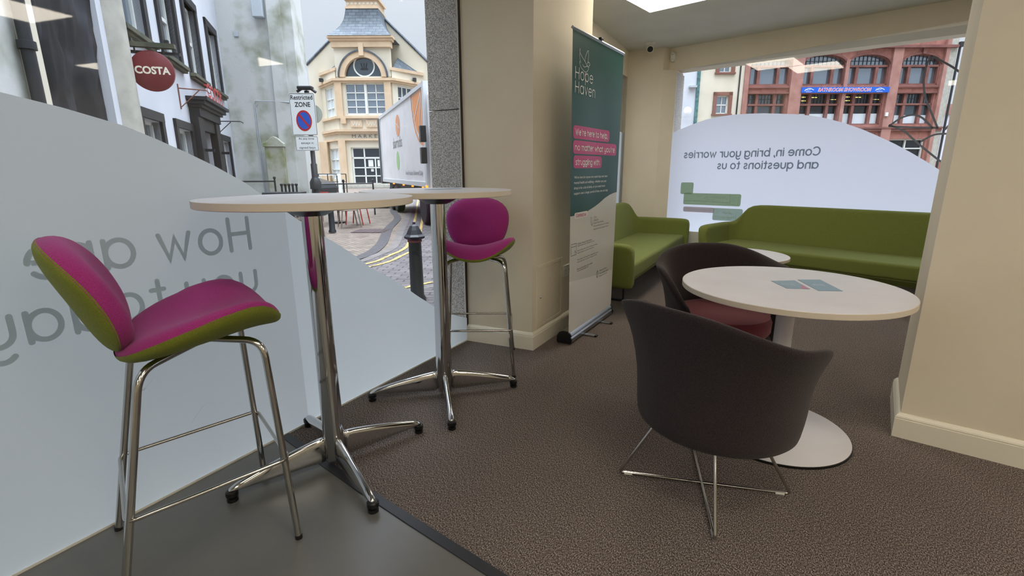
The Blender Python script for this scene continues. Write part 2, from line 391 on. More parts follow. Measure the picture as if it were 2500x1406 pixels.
# ---------------------------------------------------------------- lettering
def arc(cx, cy, rx, ry, a0, a1, n=None):
    n = n or max(4, int(abs(a1-a0)/14)); return [(cx+rx*math.cos(R(a0+(a1-a0)*i/n)), cy+ry*math.sin(R(a0+(a1-a0)*i/n))) for i in range(n+1)]
X_ = 0.72; r_ = 0.36
def o_(cx=0.36): return arc(cx, r_, r_, r_, 0, 360, 26)
GL = {
 'o': (.72, [o_()]), 'a': (.72, [(o_(), [(.72, -1)]), [(.72, .72), (.72, 0)]]), 'd': (.72, [(o_(), [(.72, -1)]), [(.72, 1.02), (.72, 0)]]),
 'b': (.72, [(o_(), [(0, 1)]), [(0, 1.02), (0, 0)]]), 'p': (.72, [(o_(), [(0, 1)]), [(0, .72), (0, -.34)]]), 'q': (.72, [(o_(), [(.72, -1)]), [(.72, .72), (.72, -.34)]]),
 'g': (.72, [(o_(), [(.72, -1)]), [(.72, .72)] + arc(.36, -.04, .36, .3, 0, -150)]),
 'e': (.72, [([(.02, .38), (.72, .38)], [(.02, 1), (.71, -1)]), arc(r_, r_, r_, r_, 3, 318, 24)]),
 'c': (.62, [arc(r_, r_, r_, r_, 48, 312, 18)]),
 'h': (.6, [[(0, 1.02), (0, 0)], ([(0, .4)] + arc(.3, .42, .3, .3, 170, 0) + [(.6, 0)], [(0, 1)])]),
 'n': (.6, [[(0, .72), (0, 0)], ([(0, .4)] + arc(.3, .42, .3, .3, 170, 0) + [(.6, 0)], [(0, 1)])]),
 'm': (1.0, [[(0, .72), (0, 0)], ([(0, .44)] + arc(.25, .47, .25, .25, 170, 0) + [(.5, 0)], [(0, 1)]), ([(.5, .44)] + arc(.75, .47, .25, .25, 170, 0) + [(1.0, 0)], [(.5, 1)])]),
 'r': (.36, [[(0, .72), (0, 0)], ([(0, .36)] + arc(.3, .4, .3, .31, 175, 75), [(0, 1)])]),
 'u': (.6, [[(0, .72), (0, .3)] + arc(.3, .3, .3, .3, 180, 360) + [(.6, .72)]]),
 'y': (.6, [([(0, .72), (0, .34)] + arc(.3, .34, .3, .3, 180, 360), [(.6, -1)]), [(.6, .72), (.6, -.04)] + arc(.3, -.04, .3, .3, 0, -140)]),
 'i': (.02, [[(0.01, .72), (0.01, 0)], [(0.01, .95), (0.01, .96)]]), 'l': (.02, [[(0.01, 1.02), (0.01, 0)]]),
 'j': (.02, [[(0.01, .72), (0.01, -.3)], [(0.01, .95), (0.01, .96)]]),
 't': (.36, [[(.14, .95), (.14, .12)] + arc(.26, .12, .12, .12, 180, 290), ([(-.02, .7), (.36, .7)], [(.14, -1)]), ([(-.02, .7), (.36, .7)], [(.14, 1)])]),
 'f': (.34, [[(.12, 0), (.12, .85)] + arc(.26, .85, .14, .15, 180, 70), ([(-.02, .62), (.32, .62)], [(.12, -1)]), ([(-.02, .62), (.32, .62)], [(.12, 1)])]),
 's': (.46, [arc(.25, .53, .2, .18, 35, 250, 10) + arc(.23, .18, .22, .18, 70, -150, 10)]),
 'w': (.92, [[(0, .72), (.24, 0), (.46, .6), (.68, 0), (.92, .72)]]), 'v': (.62, [[(0, .72), (.31, 0), (.62, .72)]]),
 'x': (.5, [[(0, .72), (.5, 0)], [(.5, .72), (0, 0)]]), 'k': (.5, [[(0, 1.02), (0, 0)], ([(.46, .7), (0, .28)], [(0, 1)]), [(.2, .4), (.5, 0)]]),
 'z': (.5, [[(0, .7), (.5, .7), (0, 0), (.5, 0)]]),
 'H': (.72, [[(0, 1), (0, 0)], [(.72, 1), (.72, 0)], ([(0, .52), (.72, .52)], [(0, 1), (.72, -1)])]),
 'W': (1.1, [[(0, 1), (.28, 0), (.55, .9), (.82, 0), (1.1, 1)]]),
 'C': (.78, [arc(.48, .5, .48, .5, 48, 312, 20)]),
 ',': (.04, [[(.04, .04), (-.04, -.16)]]), '.': (.04, [[(.02, .02), (.03, .03)]]), "'": (.04, [[(.03, 1.02), (.01, .82)]]),
 '-': (.3, [[(0, .34), (.3, .34)]]),
}
def clip_poly(P, c):
    """keep the part of polygon P with sgn*(x-x0) > 0"""
    x0, sgn = c; out = []
    for i in range(len(P)):
        a, b = P[i-1], P[i]; da, db = sgn*(a.x-x0), sgn*(b.x-x0)
        if (da > 0) != (db > 0): out.append(a.lerp(b, da/(da-db)))
        if db > 0: out.append(b)
    return out
def ribbon(g, pts, w, fn, closed=False, clips=()):
    """flat stroke of width w with rounded ends, mapped to 3-D by fn(x, y)"""
    P = [Vector((p[0], p[1])) for p in pts]; hw = w/2
    P = [p for i, p in enumerate(P) if i == 0 or (p-P[i-1]).length > 1e-7]; n = len(P)
    if (P[0]-P[-1]).length < 1e-4 and n > 3: closed = True; P = P[:-1]; n -= 1
    L = []; Rr = []
    for i in range(n):
        a = P[i-1] if (closed or i > 0) else None
        b = P[(i+1) % n] if (closed or i < n-1) else None
        d1 = (P[i]-a).normalized() if a is not None else None
        d2 = (b-P[i]).normalized() if b is not None else None
        if d1 is None: d1 = d2
        if d2 is None: d2 = d1
        t = (d1+d2); t = t.normalized() if t.length > 1e-5 else d1
        k = hw/max(0.45, t.dot(d1)); nn = Vector((-t.y, t.x))*k
        L.append(P[i]+nn); Rr.append(P[i]-nn)
    A = L+Rr; fs = []
    for i in range(n if closed else n-1):
        j = (i+1) % n; fs.append((i, j, n+j, n+i))
    if clips:
        for f in fs:
            q = [A[i] for i in f]
            for c in clips: q = clip_poly(q, c) if len(q) > 2 else []
            if len(q) > 2: g.add([fn(p.x, p.y) for p in q], [tuple(range(len(q)))])
    else: g.add([fn(p.x, p.y) for p in A], fs)
    if not closed:
        for e, q in ((0, 1), (n-1, n-2)):
            d = (P[e]-P[q]).normalized(); b0 = math.atan2(d.y, d.x)
            cap = [P[e]+Vector((math.cos(b0+R(-90+180*k/8)), math.sin(b0+R(-90+180*k/8))))*hw for k in range(9)]
            for c in clips: cap = clip_poly(cap, c) if len(cap) > 2 else []
            if len(cap) > 2: g.add([fn(p.x, p.y) for p in cap], [tuple(range(len(cap)))])
def stroke_text(s, fn, size, w, gap=0.26, width=None):
    """text in rounded single-line letters; size = cap height; fn(x, y)->3-D"""
    adv = 0; items = []
    for ch in s:
        if ch == ' ': adv += 0.42; continue
        wd, st = GL[ch]; items.append((adv, st)); adv += wd + gap
    adv -= gap
    sx = size if width is None else width/adv
    g = G()
    for a, st in items:
        for pl in st:
            cl = []
            if isinstance(pl, tuple): cl = [((a+x)*sx+q*w/2, q) for x, q in pl[1]]; pl = pl[0]
            ribbon(g, [((a+p[0])*sx, p[1]*size) for p in pl], w, fn, clips=cl)
    return g
_font_cache = {}
def font_polys(s, bold=0.0, shear=0.0):
    k = (s, bold, shear)
    if k in _font_cache: return _font_cache[k]
    cu = bpy.data.curves.new('t', 'FONT'); cu.body = s; cu.size = 1.0; cu.offset = bold; cu.shear = shear; cu.resolution_u = 3
    o = bpy.data.objects.new('t', cu); col.objects.link(o)
    dg = bpy.context.evaluated_depsgraph_get(); me = bpy.data.meshes.new_from_object(o.evaluated_get(dg))
    vs = [tuple(v.co) for v in me.vertices]; fs = [tuple(p.vertices) for p in me.polygons]
    bpy.data.objects.remove(o); bpy.data.curves.remove(cu); bpy.data.meshes.remove(me)
    xs = [v[0] for v in vs]; ys = [v[1] for v in vs]
    r = (vs, fs, min(xs), max(xs), min(ys), max(ys)); _font_cache[k] = r; return r
def font_text(s, fn, x0, x1, y0, y1, bold=0.0, shear=0.0, g=None):
    """text fitted into the box x0..x1, y0..y1"""
    vs, fs, a, b, c, d = font_polys(s, bold, shear)
    g = g or G()
    g.add([fn(x0+(v[0]-a)/(b-a)*(x1-x0), y0+(v[1]-c)/(d-c)*(y1-y0)) for v in vs], fs); return g
def smooth_pts(P, k=5):
    out = []
    n = len(P)
    for i in range(n-1):
        p0 = Vector(P[max(i-1, 0)]); p1 = Vector(P[i]); p2 = Vector(P[i+1]); p3 = Vector(P[min(i+2, n-1)])
        for j in range(k):
            t = j/k; out.append(0.5*((2*p1)+(p2-p0)*t+(2*p0-5*p1+4*p2-p3)*t*t+(3*p1-p0-3*p2+p3)*t*t*t))
    out.append(Vector(P[-1])); return out
def rrect(x0, x1, y0, y1, r, n=5):
    out = []
    for cx, cy, a in ((x1-r, y1-r, 0), (x0+r, y1-r, 90), (x0+r, y0+r, 180), (x1-r, y0+r, 270)):
        out += [(cx+r*math.cos(R(a+90*k/n)), cy+r*math.sin(R(a+90*k/n))) for k in range(n+1)]
    return out
def flat(poly, fn):
    g = G(); g.add([fn(*p) for p in poly], [tuple(range(len(poly)))]); return g

# ================================================================ THE ROOM
HC = 2.62
XL = -1.877                      # inner face of the street window
A_ = Vector((-1.969, 6.457)); E_ = Vector((-1.545, 6.494)); B_ = Vector((-1.489, 6.598))
U_ = Vector((math.sin(R(101.12)), math.cos(R(101.12)))); N_ = Vector((U_.y, -U_.x))   # along the far window wall, into the room
def WW(s, o, z=None):            # point on far window wall: s along, o outwards
    p = B_ + U_*s - N_*o
    return (p.x, p.y) if z is None else (p.x, p.y, z)
J_ = WW(0.096, 0)
bx = lambda x0, x1, y0, y1, z0, z1: G().box(x0, x1, y0, y1, z0, z1)

def strip_y(x): # boundary between carpet and vinyl
    pts = [(-2.0, 1.245), (-1.871, 1.222), (-1.443, 1.145), (-1.183, 1.102), (-0.601, 1.02), (1.2, 0.80), (6.0, 0.2)]
    for (a, b), (c, d) in zip(pts, pts[1:]):
        if a <= x <= c: return b+(d-b)*(x-a)/(c-a)
xs = [-1.885, -1.6, -1.3, -1.0, -0.6, 0.0, 1.2, 5.95]
carp = [(x, strip_y(x)) for x in xs] + [WW(7.5, -0.0), WW(3, 0.02), (E_.x, E_.y+0.02), (A_.x-.02, A_.y), (-1.9, 3.9)]
struct('floor', G().prism(carp, -0.06, 0.0), 'carpet')
vin = [(x, strip_y(x)-0.034) for x in xs][::-1] + [(-1.885, -4.0), (5.95, -4.0)]
struct('floor.001', G().prism(vin, -0.06, 0.0), 'vinyl')
st = [(x, strip_y(x)+0.002) for x in xs] + [(x, strip_y(x)-0.036) for x in xs][::-1]
struct('trim_1', G().prism(st, -0.05, 0.004), 'strip', bevel=0.0015)
ceil = [(-2.3, -4.2), (6.1, -4.2), WW(7.7, 0.35), WW(-0.3, 0.35), (-2.3, 6.9)]
struct('ceiling', G().prism(ceil, HC, HC+0.15), 'ceiling')
struct('wall_back', bx(-1.877, 5.95, -4.15, -4.0, 0, HC), 'wall')
struct('wall_right', bx(5.95, 6.1, -4.15, 5.3, 0, HC), 'wall')
# street side: wall below/around the long window
gl = G()
gl.box(-2.2, XL, -4.15, -3.2, 0, HC)                     # left of the window
gl.box(-2.2, XL, -3.2, 2.672, 2.36, HC)                  # over it
struct('wall_left', gl, 'wall')
pil = [(-1.9, 2.668), (XL, 2.668), (-1.395, 2.715), (-1.395, 3.655), (-1.88, 3.70), (-1.90, 3.95), (-2.05, 3.95), (-2.05, 3.0)]
struct('wall_pillar', G().prism(pil, 0, HC), 'wall')
struct('trim_2', bx(-1.881, -1.872, 2.655, 2.668, 0.0, HC), 'joint')
# second street window and the wall over it
def LW(y, o=0.0): # left wall line beyond the pillar
    t = (y-3.95)/(A_.y-3.95); return (-1.90+(A_.x+1.90)*t-o, y)
struct('wall_left_far', G().prism([LW(3.95), LW(6.457), LW(6.457, .2), LW(3.95, .2)], 2.31, HC), 'wall')
# far corner: a short wall, a splay, then the wall with the big window
g = G(); g.prism([(A_.x, A_.y), (E_.x, E_.y), J_, WW(.055, .30), WW(-.1, .3), (-2.1, 6.75), (-2.1, 6.47)], 0, 2.362)
g.prism([(A_.x, A_.y), (E_.x, E_.y), (B_.x, B_.y), WW(.0, .30), WW(-.1, .3), (-2.1, 6.75), (-2.1, 6.47)], 2.362, HC)
struct('wall_far', g, 'wall')
g = G()  # header over the far window, its lower edge a little higher on the right
a0, a1 = 0.0, 7.6
vs = [WW(a0, 0, 2.362), WW(a1, 0, 2.56), WW(a1, .35, 2.33), WW(a0, .35, 2.38), WW(a0, 0, HC), WW(a1, 0, HC), WW(a1, .35, HC), WW(a0, .35, HC)]
g.add(vs, [(0, 1, 5, 4), (1, 2, 6, 5), (2, 3, 7, 6), (3, 0, 4, 7), (0, 3, 2, 1), (4, 5, 6, 7)])
struct('wall_far_header', g, 'wall')
struct('wall_far_right', G().prism([WW(4.3, 0), WW(7.6, 0), WW(7.6, .3), WW(4.3, .3)], 0, HC), 'wall')
struct('wall_far_sill', G().prism([WW(.06, .0), WW(4.3, .0), WW(4.3, .3), WW(.05, .3)], 0, 0.4), 'upvc')
lipg = G(); lipg.add([WW(.0, -.008, 2.352), WW(4.3, -.008, 2.48), WW(4.3, -.008, 2.495), WW(.0, -.008, 2.367), WW(.0, .02, 2.352), WW(4.3, .02, 2.48), WW(4.3, .02, 2.495), WW(.0, .02, 2.367)],
         [(0,1,2,3), (4,7,6,5), (0,4,5,1), (3,2,6,7), (0,3,7,4), (1,5,6,2)])
struct('trim_3', lipg, 'wall')
# free-standing pier on the right
FP = Vector((0.530, 2.548)); vd = Vector((math.sin(R(98.1)), math.cos(R(98.1)))); sd = Vector((math.sin(R(7.2)), math.cos(R(7.2))))
pier = [FP, FP+vd*1.5, FP+vd*1.5+sd*.46, FP+sd*.46]
struct('wall_right_pier', G().prism([(p.x, p.y) for p in pier], 0, HC), 'wall')

def baseboard(name, pts, h=0.118, t=0.018, closed=False):
    """moulded skirting along a floor line; the room lies to the right of the path direction"""
    prof = [(0, 0), (t, 0), (t, h*0.78), (t*0.85, h*0.80), (t*0.95, h*0.84), (t*0.8, h*0.90), (t*0.45, h*0.97), (t*0.2, h), (0, h)]
    P = [Vector(p) for p in pts]; rows = []
    for i, p in enumerate(P):
        d1 = (P[i]-P[i-1]).normalized() if i > 0 else (P[1]-P[0]).normalized()
        d2 = (P[i+1]-P[i]).normalized() if i < len(P)-1 else d1
        n1 = Vector((d1.y, -d1.x)); n2 = Vector((d2.y, -d2.x)); n = (n1+n2).normalized(); k = 1/max(.3, n.dot(n1))
        rows.append([(p.x+n.x*k*a, p.y+n.y*k*a, z) for a, z in prof])
    g = G().grid(rows, closed_u=True, cap0=True, cap1=True)
    struct(name, g, 'gloss_white')
baseboard('baseboard_pillar', [(XL+.002, 2.668), (-1.395, 2.715), (-1.395, 3.655), (-1.88, 3.70)])
baseboard('baseboard_pier', [FP+sd*.46, FP, FP+vd*1.5][::1], h=0.112)
baseboard('baseboard_far', [(A_.x, A_.y), (E_.x, E_.y), Vector(J_)])
baseboard('baseboard_right', [(5.95, 5.2), (5.95, -4.0)])

# outside stone round the windows
g = G(); g.box(-2.15, -1.886, 2.678, 3.95, -0.25, 1.545); g.box(-2.15, -1.886, 2.678, 3.95, 1.552, 2.9)
struct('wall_outer_granite', g, 'granite')
struct('wall_outer_granite_sill', bx(-2.18, -1.88, -4.1, 2.675, -0.25, -0.005), 'granite')
g = G().prism([LW(6.30, .03), LW(6.44, .03), LW(6.44, .3), LW(6.30, .3)], -0.25, 2.9)
struct('wall_outer_granite_corner', g, 'granite')
g = G().prism([WW(.094, .012), WW(.058, .34), WW(-.3, .34), WW(-.3, .31), WW(.05, .3)], -0.25, 2.34)
struct('wall_outer_granite_jamb', g, 'granite')
# shell above the shop so that daylight only enters through the windows
struct('wall_outer_upper', G().prism([(-2.35, -4.2), (6.15, -4.2), WW(7.7, .36), WW(-.35, .36), (-2.35, 6.9)], HC+.16, 3.4), 'render')

# ---- street window (window_1)
w1 = bpy.data.objects.new('window_1', None); col.objects.link(w1); w1['kind'] = 'structure'
obj('glass_pane', bx(XL-.010, XL-.002, -3.2, 2.668, -.004, 2.36), 'glass', w1)
curve = [(2.668, .16), (2.53, .215), (2.40, .28), (2.286, .348), (2.15, .44), (2.022, .534), (1.90, .613), (1.786, .681), (1.70, .75), (1.612, .812), (1.51, .877), (1.419, .939)]
curve2 = [(1.335, 1.001), (1.25, 1.063), (1.178, 1.119), (1.07, 1.182), (.968, 1.233), (.88, 1.273), (.796, 1.308), (.65, 1.347), (.526, 1.373), (.3, 1.405), (0, 1.43), (-.5, 1.45), (-1.5, 1.45), (-3.2, 1.38)]
def FX(off): return lambda y, z: (XL+off, y, z)
f1 = flat([(2.668, .006)] + curve + [(1.335, 1.001), (1.335, .006)], FX(.0012))
obj('frosted_film', f1, 'film', w1, fixn=False)
f2 = flat([(1.335, .006)] + curve2 + [(-3.2, .006)], FX(.0012))
obj('frosted_film', f2, 'film2', w1, fixn=False)
FXm = lambda y0, z0, off=.0026: (lambda x, y: (XL+off, y0-x, z0+y))
obj('window_lettering', stroke_text('How are', FXm(1.160, .864), .121, .0158, gap=.33, width=.664), 'letter', w1, fixn=False)
obj('window_lettering', stroke_text('you today', FXm(1.166, .682), .121, .0158, gap=.33, width=.795), 'letter', w1, fixn=False)
g = G()
for y_, z_, dy, dz, b_ in ((1.62, .47, .22, -.02, .02), (1.45, .27, .16, .0, .012), (.62, .36, .13, .10, 0), (.80, .52, .10, .05, 0), (.70, .43, .02, 0, 0), (-.1, .42, .14, .12, 0), (.9, .30, -.07, -.07, 0), (2.05, .28, .16, .0, .01)):
    ribbon(g, smooth_pts([(y_, z_), (y_+dy*.5, z_+dz*.5+b_), (y_+dy, z_+dz)]), .0016, FX(.0020))
obj('scratches', g, 'film', w1, fixn=False)
obj('bottom_bead', bx(XL-.012, XL+.004, -3.2, 2.666, -.002, .008), 'upvc', w1)
# ---- second street window (window_2)
w2 = bpy.data.objects.new('window_2', None); col.objects.link(w2); w2['kind'] = 'structure'
obj('glass_pane', G().prism([LW(3.96, .004), LW(6.455, .004), LW(6.455, .012), LW(3.96, .012)], 0, 2.31), 'glass', w2)
g = G(); c2 = [(3.96, 1.2), (4.6, 1.5), (5.3, 1.62), (6.0, 1.645), (6.45, 1.63)]
g.add([LW(3.96, .002) + (0.0,)] + [LW(y, .002) + (z,) for y, z in c2] + [LW(6.45, .002) + (0.0,)], [tuple(range(len(c2)+2))])
obj('frosted_film', g, 'film', w2, fixn=False)
# ---- big far window (window_3)
w3 = bpy.data.objects.new('window_3', None); col.objects.link(w3); w3['kind'] = 'structure'
obj('glass_pane', G().prism([WW(.09, .004), WW(4.3, .004), WW(4.3, .012), WW(.09, .012)], .4, 2.40), 'glass', w3)
fc = [(.096, 1.622), (.24, 1.675), (.388, 1.723), (.50, 1.752), (.628, 1.773), (.80, 1.787), (.991, 1.785), (1.14, 1.778), (1.288, 1.763), (1.46, 1.744), (1.627, 1.715), (1.77, 1.676), (1.912, 1.626), (2.08, 1.553), (2.239, 1.47), (2.36, 1.402), (2.482, 1.326), (2.63, 1.226), (2.777, 1.118), (3.1, .88), (3.6, .62), (4.29, .45)]
def FW(off): return lambda s, z: WW(s, -off, z)
obj('frosted_film', flat([(.096, .402)] + fc + [(4.29, .402)], FW(.0012)), 'film_r', w3, fixn=False)
FWm = lambda s0, z0, off=.0026: (lambda x, y: WW(s0-x, -off, z0+y))
obj('window_lettering', stroke_text('Come in, bring your worries', FWm(1.735, 1.313), .082, .0145, gap=.3, width=1.462), 'letter_r', w3, fixn=False)
obj('window_lettering', stroke_text('and questions to us', FWm(1.735, 1.176), .082, .0145, gap=.3, width=1.042), 'letter_r', w3, fixn=False)
def info(poly, m, off=.0024): return obj('info_panel', flat(poly, FW(off)), m, w3, fixn=False)
info(rrect(.256, .418, .866, 1.012, .02), 'box_green', .0022)
p = info(rrect(.303, .995, .738, .882, .02), 'box_green')
fp = FWm(.995, .738, .0036)
gg = font_text('Visit our website', fp, .17, .46, .088, .118); font_text('wcommind.org.uk/hope-haven', fp, .13, .66, .03, .062, g=gg)
for pl in ([(.03, .02), (.03, .125), (.125, .125), (.125, .02), (.075, .02)], [(.03, .10), (.125, .10)], [(.09, .02), (.09, .06), (.12, .03), (.10, .012)]): ribbon(gg, pl, .005, fp)
obj('window_lettering', gg, 'box_line', p, fixn=False)
p = info(rrect(.309, .700, .647, .711, .02), 'box_mauve')
obj('window_lettering', font_text('@hopehavencommunity', FWm(.700, .647, .0036), .03, .37, .022, .045), 'box_green2', p, fixn=False)
p = info(rrect(.684, 1.03, .560, .709, .02), 'box_green2', .003)
gg = font_text('Call us', FWm(1.03, .56, .0042), .09, .23, .085, .118); font_text('01900 656136', FWm(1.03, .56, .0042), .06, .33, .025, .055, g=gg)
obj('window_lettering', gg, 'box_line', p, fixn=False)
# the bird outline stuck on the glass
bird = [[(2.518, 2.173), (2.498, 2.117), (2.489, 2.016), (2.500, 1.921), (2.531, 1.806), (2.594, 1.67), (2.657, 1.535)],
        [(2.518, 2.173), (2.61, 2.11), (2.701, 2.04), (2.783, 1.956), (2.88, 1.84), (2.96, 1.70)],
        [(2.292, 1.574), (2.374, 1.642), (2.459, 1.663), (2.528, 1.635), (2.596, 1.565), (2.621, 1.537)],
        [(2.293, 1.57), (2.45, 1.552), (2.657, 1.535)], [(2.294, 1.581), (2.41, 1.521), (2.499, 1.436), (2.648, 1.297), (2.779, 1.191), (2.95, 1.09), (3.15, 1.03)],
        [(2.561, 1.42), (2.632, 1.469), (2.703, 1.479), (2.786, 1.468), (2.9, 1.43)], [(2.713, 1.517), (2.741, 1.56), (2.784, 1.577), (2.85, 1.58)]]
g = G()
for b in bird: ribbon(g, smooth_pts(b), .0165, FW(.0024))
obj('bird_outline', g, 'bird_line', w3, fixn=False)

# ================================================================ CEILING FIXTURES
ang = math.atan2(U_.y, U_.x)
def light_panel(cx, cy, label, L=.6, W=.6):
    t = thing('ceiling_light', label, 'ceiling light', (cx, cy, HC), ang, 'square ceiling light panels')
    obj('frame', G().box(-L/2-.012, L/2+.012, -W/2-.012, W/2+.012, -.008, -.001), 'upvc', t)
    obj('diffuser', G().box(-L/2, L/2, -W/2, W/2, -.012, -.0085), 'panel_light', t)
    return t
ctr = Vector((-1.350, 5.027)) + U_*.30 + N_*.30
light_panel(ctr.x, ctr.y, 'bright square ceiling light panel cut off by the top edge of the photo')
for (x, y, w_) in [(-.85, 3.95, 'just before the one cut off by the photo edge'), (.3, .55, 'added as unseen fill, above the camera side of the carpet'),
        (1.75, .5, 'added as unseen fill, right of the one above the camera'), (2.6, 2.0, 'mirrored at the top left of the street window'), (4.8, 3.65, 'far right, mirrored beside the round coffee sign'),
        (2.75, 4.35, 'behind the right pier, mirrored small on the grey gable'), (2.4, -.8, 'added as unseen fill, behind the camera to the right'), (.3, -.75, 'added as unseen fill, directly behind the camera'), (.3, -2.2, 'added as unseen fill, two steps behind the camera'),
        (3.7, 1.2, 'added as unseen fill, well right of the right pier'), (4.7, -.3, 'added as unseen fill, near the right wall'), (4.6, -2.4, 'added as unseen fill, in the rear right corner'), (2.4, -3.2, 'added as unseen fill, near the middle of the back wall')]:
    light_panel(x, y, 'square ceiling light panel '+w_)  # panels neither seen nor mirrored are added out of view to brighten the room
t = thing('security_camera', 'small white dome camera with black lens under the ceiling corner', 'camera', (-1.634, 6.188, HC))
obj('mount', G().lathe([(.052, 0), (.052, -.012), (.036, -.03), (.03, -.03)], 28), 'upvc', t, smooth=True)
Tc = Matrix.Translation((0.0, -.012, -.066)) @ Matrix.Rotation(R(20), 4, 'Z') @ Matrix.Rotation(R(122), 4, 'X')
obj('housing', G().lathe([(.001, -.044), (.022, -.040), (.036, -.026), (.041, -.004), (.041, .022), (.038, .026)], 28, T=Tc), 'upvc', t, smooth=True)
obj('lens', G().lathe([(.033, .026), (.033, .029), (.02, .031), (.001, .032)], 24, T=Tc), 'black', t, smooth=True)
pr = WW(.045, 0)
t = thing('motion_sensor', 'white wall motion sensor beside the far window header', 'sensor', (pr[0], pr[1], 2.452), ang)
obj('housing', G().grid([[(w*math.cos(a)*.033, -.002-d, .062+w*math.sin(a)*.062) for a in [2*PI*k/24 for k in range(24)]] for w, d in ((1, 0), (1, .022), (.86, .036), (.5, .042), (.02, .043))], closed_u=True, cap0=True, cap1=True), 'upvc', t, smooth=True)
obj('sensor_lens', G().box(-.019, .019, -.047, -.040, .028, .034), 'ceiling', t)
obj('indicator_slot', G().box(-.014, .014, -.047, -.041, .083, .086), 'joint', t)
fx = WW(1.38, .16)
t = thing('soffit_vent', 'small oval vent in the pale soffit outside the far window', 'vent', (fx[0], fx[1], 2.378), ang)
obj('rim', G().lathe([(.06, .0), (.06, -.006), (.045, -.006), (.045, 0)], 24), 'upvc', t, smooth=True)
obj('slot', G().box(-.03, .03, -.012, .012, -.008, -.003), 'joint', t)

# ================================================================ FURNITURE
def rounded_path(pts, r, n=6, closed=False):
    P = [Vector(p) for p in pts]; out = []; m = len(P)
    for i in range(m):
        if not closed and i in (0, m-1): out.append(P[i]); continue
        a = P[i-1]; b = P[i]; c = P[(i+1) % m]
        d1 = (a-b).normalized(); d2 = (c-b).normalized(); rr = min(r, (a-b).length*.45, (c-b).length*.45)
        p1 = b+d1*rr; p2 = b+d2*rr
        for k in range(n+1):
            t = k/n; out.append(p1.lerp(b, t).lerp(b.lerp(p2, t), t))
    return out

# ---- bar tables
def bar_table(loc, rz, label):
    t = thing('bar_table', label, 'table', loc, rz, 'round chrome bar tables')
    obj('tabletop', G().lathe([(.001, 1.048), (.360, 1.048), (.3622, 1.0505), (.3622, 1.0715), (.361, 1.073), (.001, 1.073)], 96), 'laminate', t, smooth=True)
    obj('edge_band', G().lathe([(.3623, 1.0495), (.3631, 1.050), (.3631, 1.072), (.3623, 1.0725)], 96), 'edge', t, smooth=True)
    obj('top_plate', G().lathe([(.02, 1.006), (.05, 1.008), (.115, 1.040), (.118, 1.0478), (.02, 1.0478)], 40), 'black', t, smooth=True)
    # column: round tube with four shallow flutes where the blades meet it
    n = 48; prof = [(0.033, .02), (.038, .09), (.0375, .18), (.0362, .5), (.035, 1.0), (.035, 1.012)]
    rows = [[((r*(1+.10*math.cos(4*a)*(1 if z < .35 else .35)))*math.cos(a), (r*(1+.10*math.cos(4*a)*(1 if z < .35 else .35)))*math.sin(a), z) for a in [2*PI*k/n for k in range(n)]] for r, z in prof]
    obj('column', G().grid(rows, closed_u=True, cap0=True, cap1=True), 'chrome', t, smooth=True)
    for k in range(4):
        T = Matrix.Rotation(PI/2*k, 4, 'Z'); rows = []
        for i in range(13):
            s = i/12; x = .03+s*.36
            top = .134-.076*s**1.3; bot = .018+.020*s
            if i == 12: top -= .010
            w = .027-.004*s if i < 12 else .016
            rows.append([T @ Vector((x, a*w, b)) for a, b in ((-.55, bot), (.55, bot), (.75, bot+(top-bot)*.5), (.5, top-.006), (.2, top), (-.2, top), (-.5, top-.006), (-.75, bot+(top-bot)*.5))])
        lg = obj('leg', G().grid(rows, closed_u=True, cap0=True, cap1=True), 'chrome', t, smooth=True, subsurf=1)
        p = T @ Vector((.376, 0, 0))
        obj('foot', G().lathe([(.017, 0), (.019, .002), (.019, .014), (.011, .016), (.011, .021), (.021, .023), (.021, .038), (.016, .042)], 20, c=(p.x, p.y, 0)), 'black', lg, smooth=True)
    return t
T1 = (-1.502, 1.174, 0); T2 = (-1.499, 1.901, 0)
bar_table(T1, R(-22), 'nearer round white bar table on a chrome column, at the carpet edge')
bar_table(T2, R(-48), 'farther round white bar table on a chrome column, wholly on the carpet')
tag(obj('leaflet', G().prism([(-1.60, 1.93), (-1.545, 1.90), (-1.475, 2.08), (-1.53, 2.10)], 1.0732, 1.0745), 'leaf_blue'), 'thin grey leaflet lying on the farther bar table', 'leaflet')

# ---- bar stools
def seat_half(sign, a, b, zfun, th, pw, n=40, m=12, sq=2.6):
    """one face of a cushion: sign +1 upper pad, -1 lower shell"""
    rows = []
    for i in range(m+1):
        r = math.sin(PI/2*i/m)
        row = []
        for k in range(n):
            an = 2*PI*k/n; c, s = math.cos(an), math.sin(an)
            q = (abs(c)**sq+abs(s)**sq)**(-1/sq)
            x, y = a(r*q*s)*r*q*c, b*r*q*s
            h = th*max(0.0, 1-r**pw)**.5 if i < m else (-.004 if sign > 0 else 0.0)
            row.append(zfun(x, y, sign*h, r))
        rows.append(row)
    return rows
def seat_z(x, y, h, r):
    z = .700+.030*(y/.2)+.088*(x/.23)**2*(0.55+.45*(y+.2)/.4) - .034*max(0, (y-.10)/.11)**2
    return (x, y+.075, z+h)
def back_z(x, v, h, r):
    # v: -1..1 up the back
    t = (v+1)/2; z = .685+.315*t
    y = -.105-.115*max(0,t)**1.1 + 1.15*x*x*(.5+.5*math.sin(PI*min(1, .25+t*.75))) - .02
    return (x, y+h, z+h*.35)
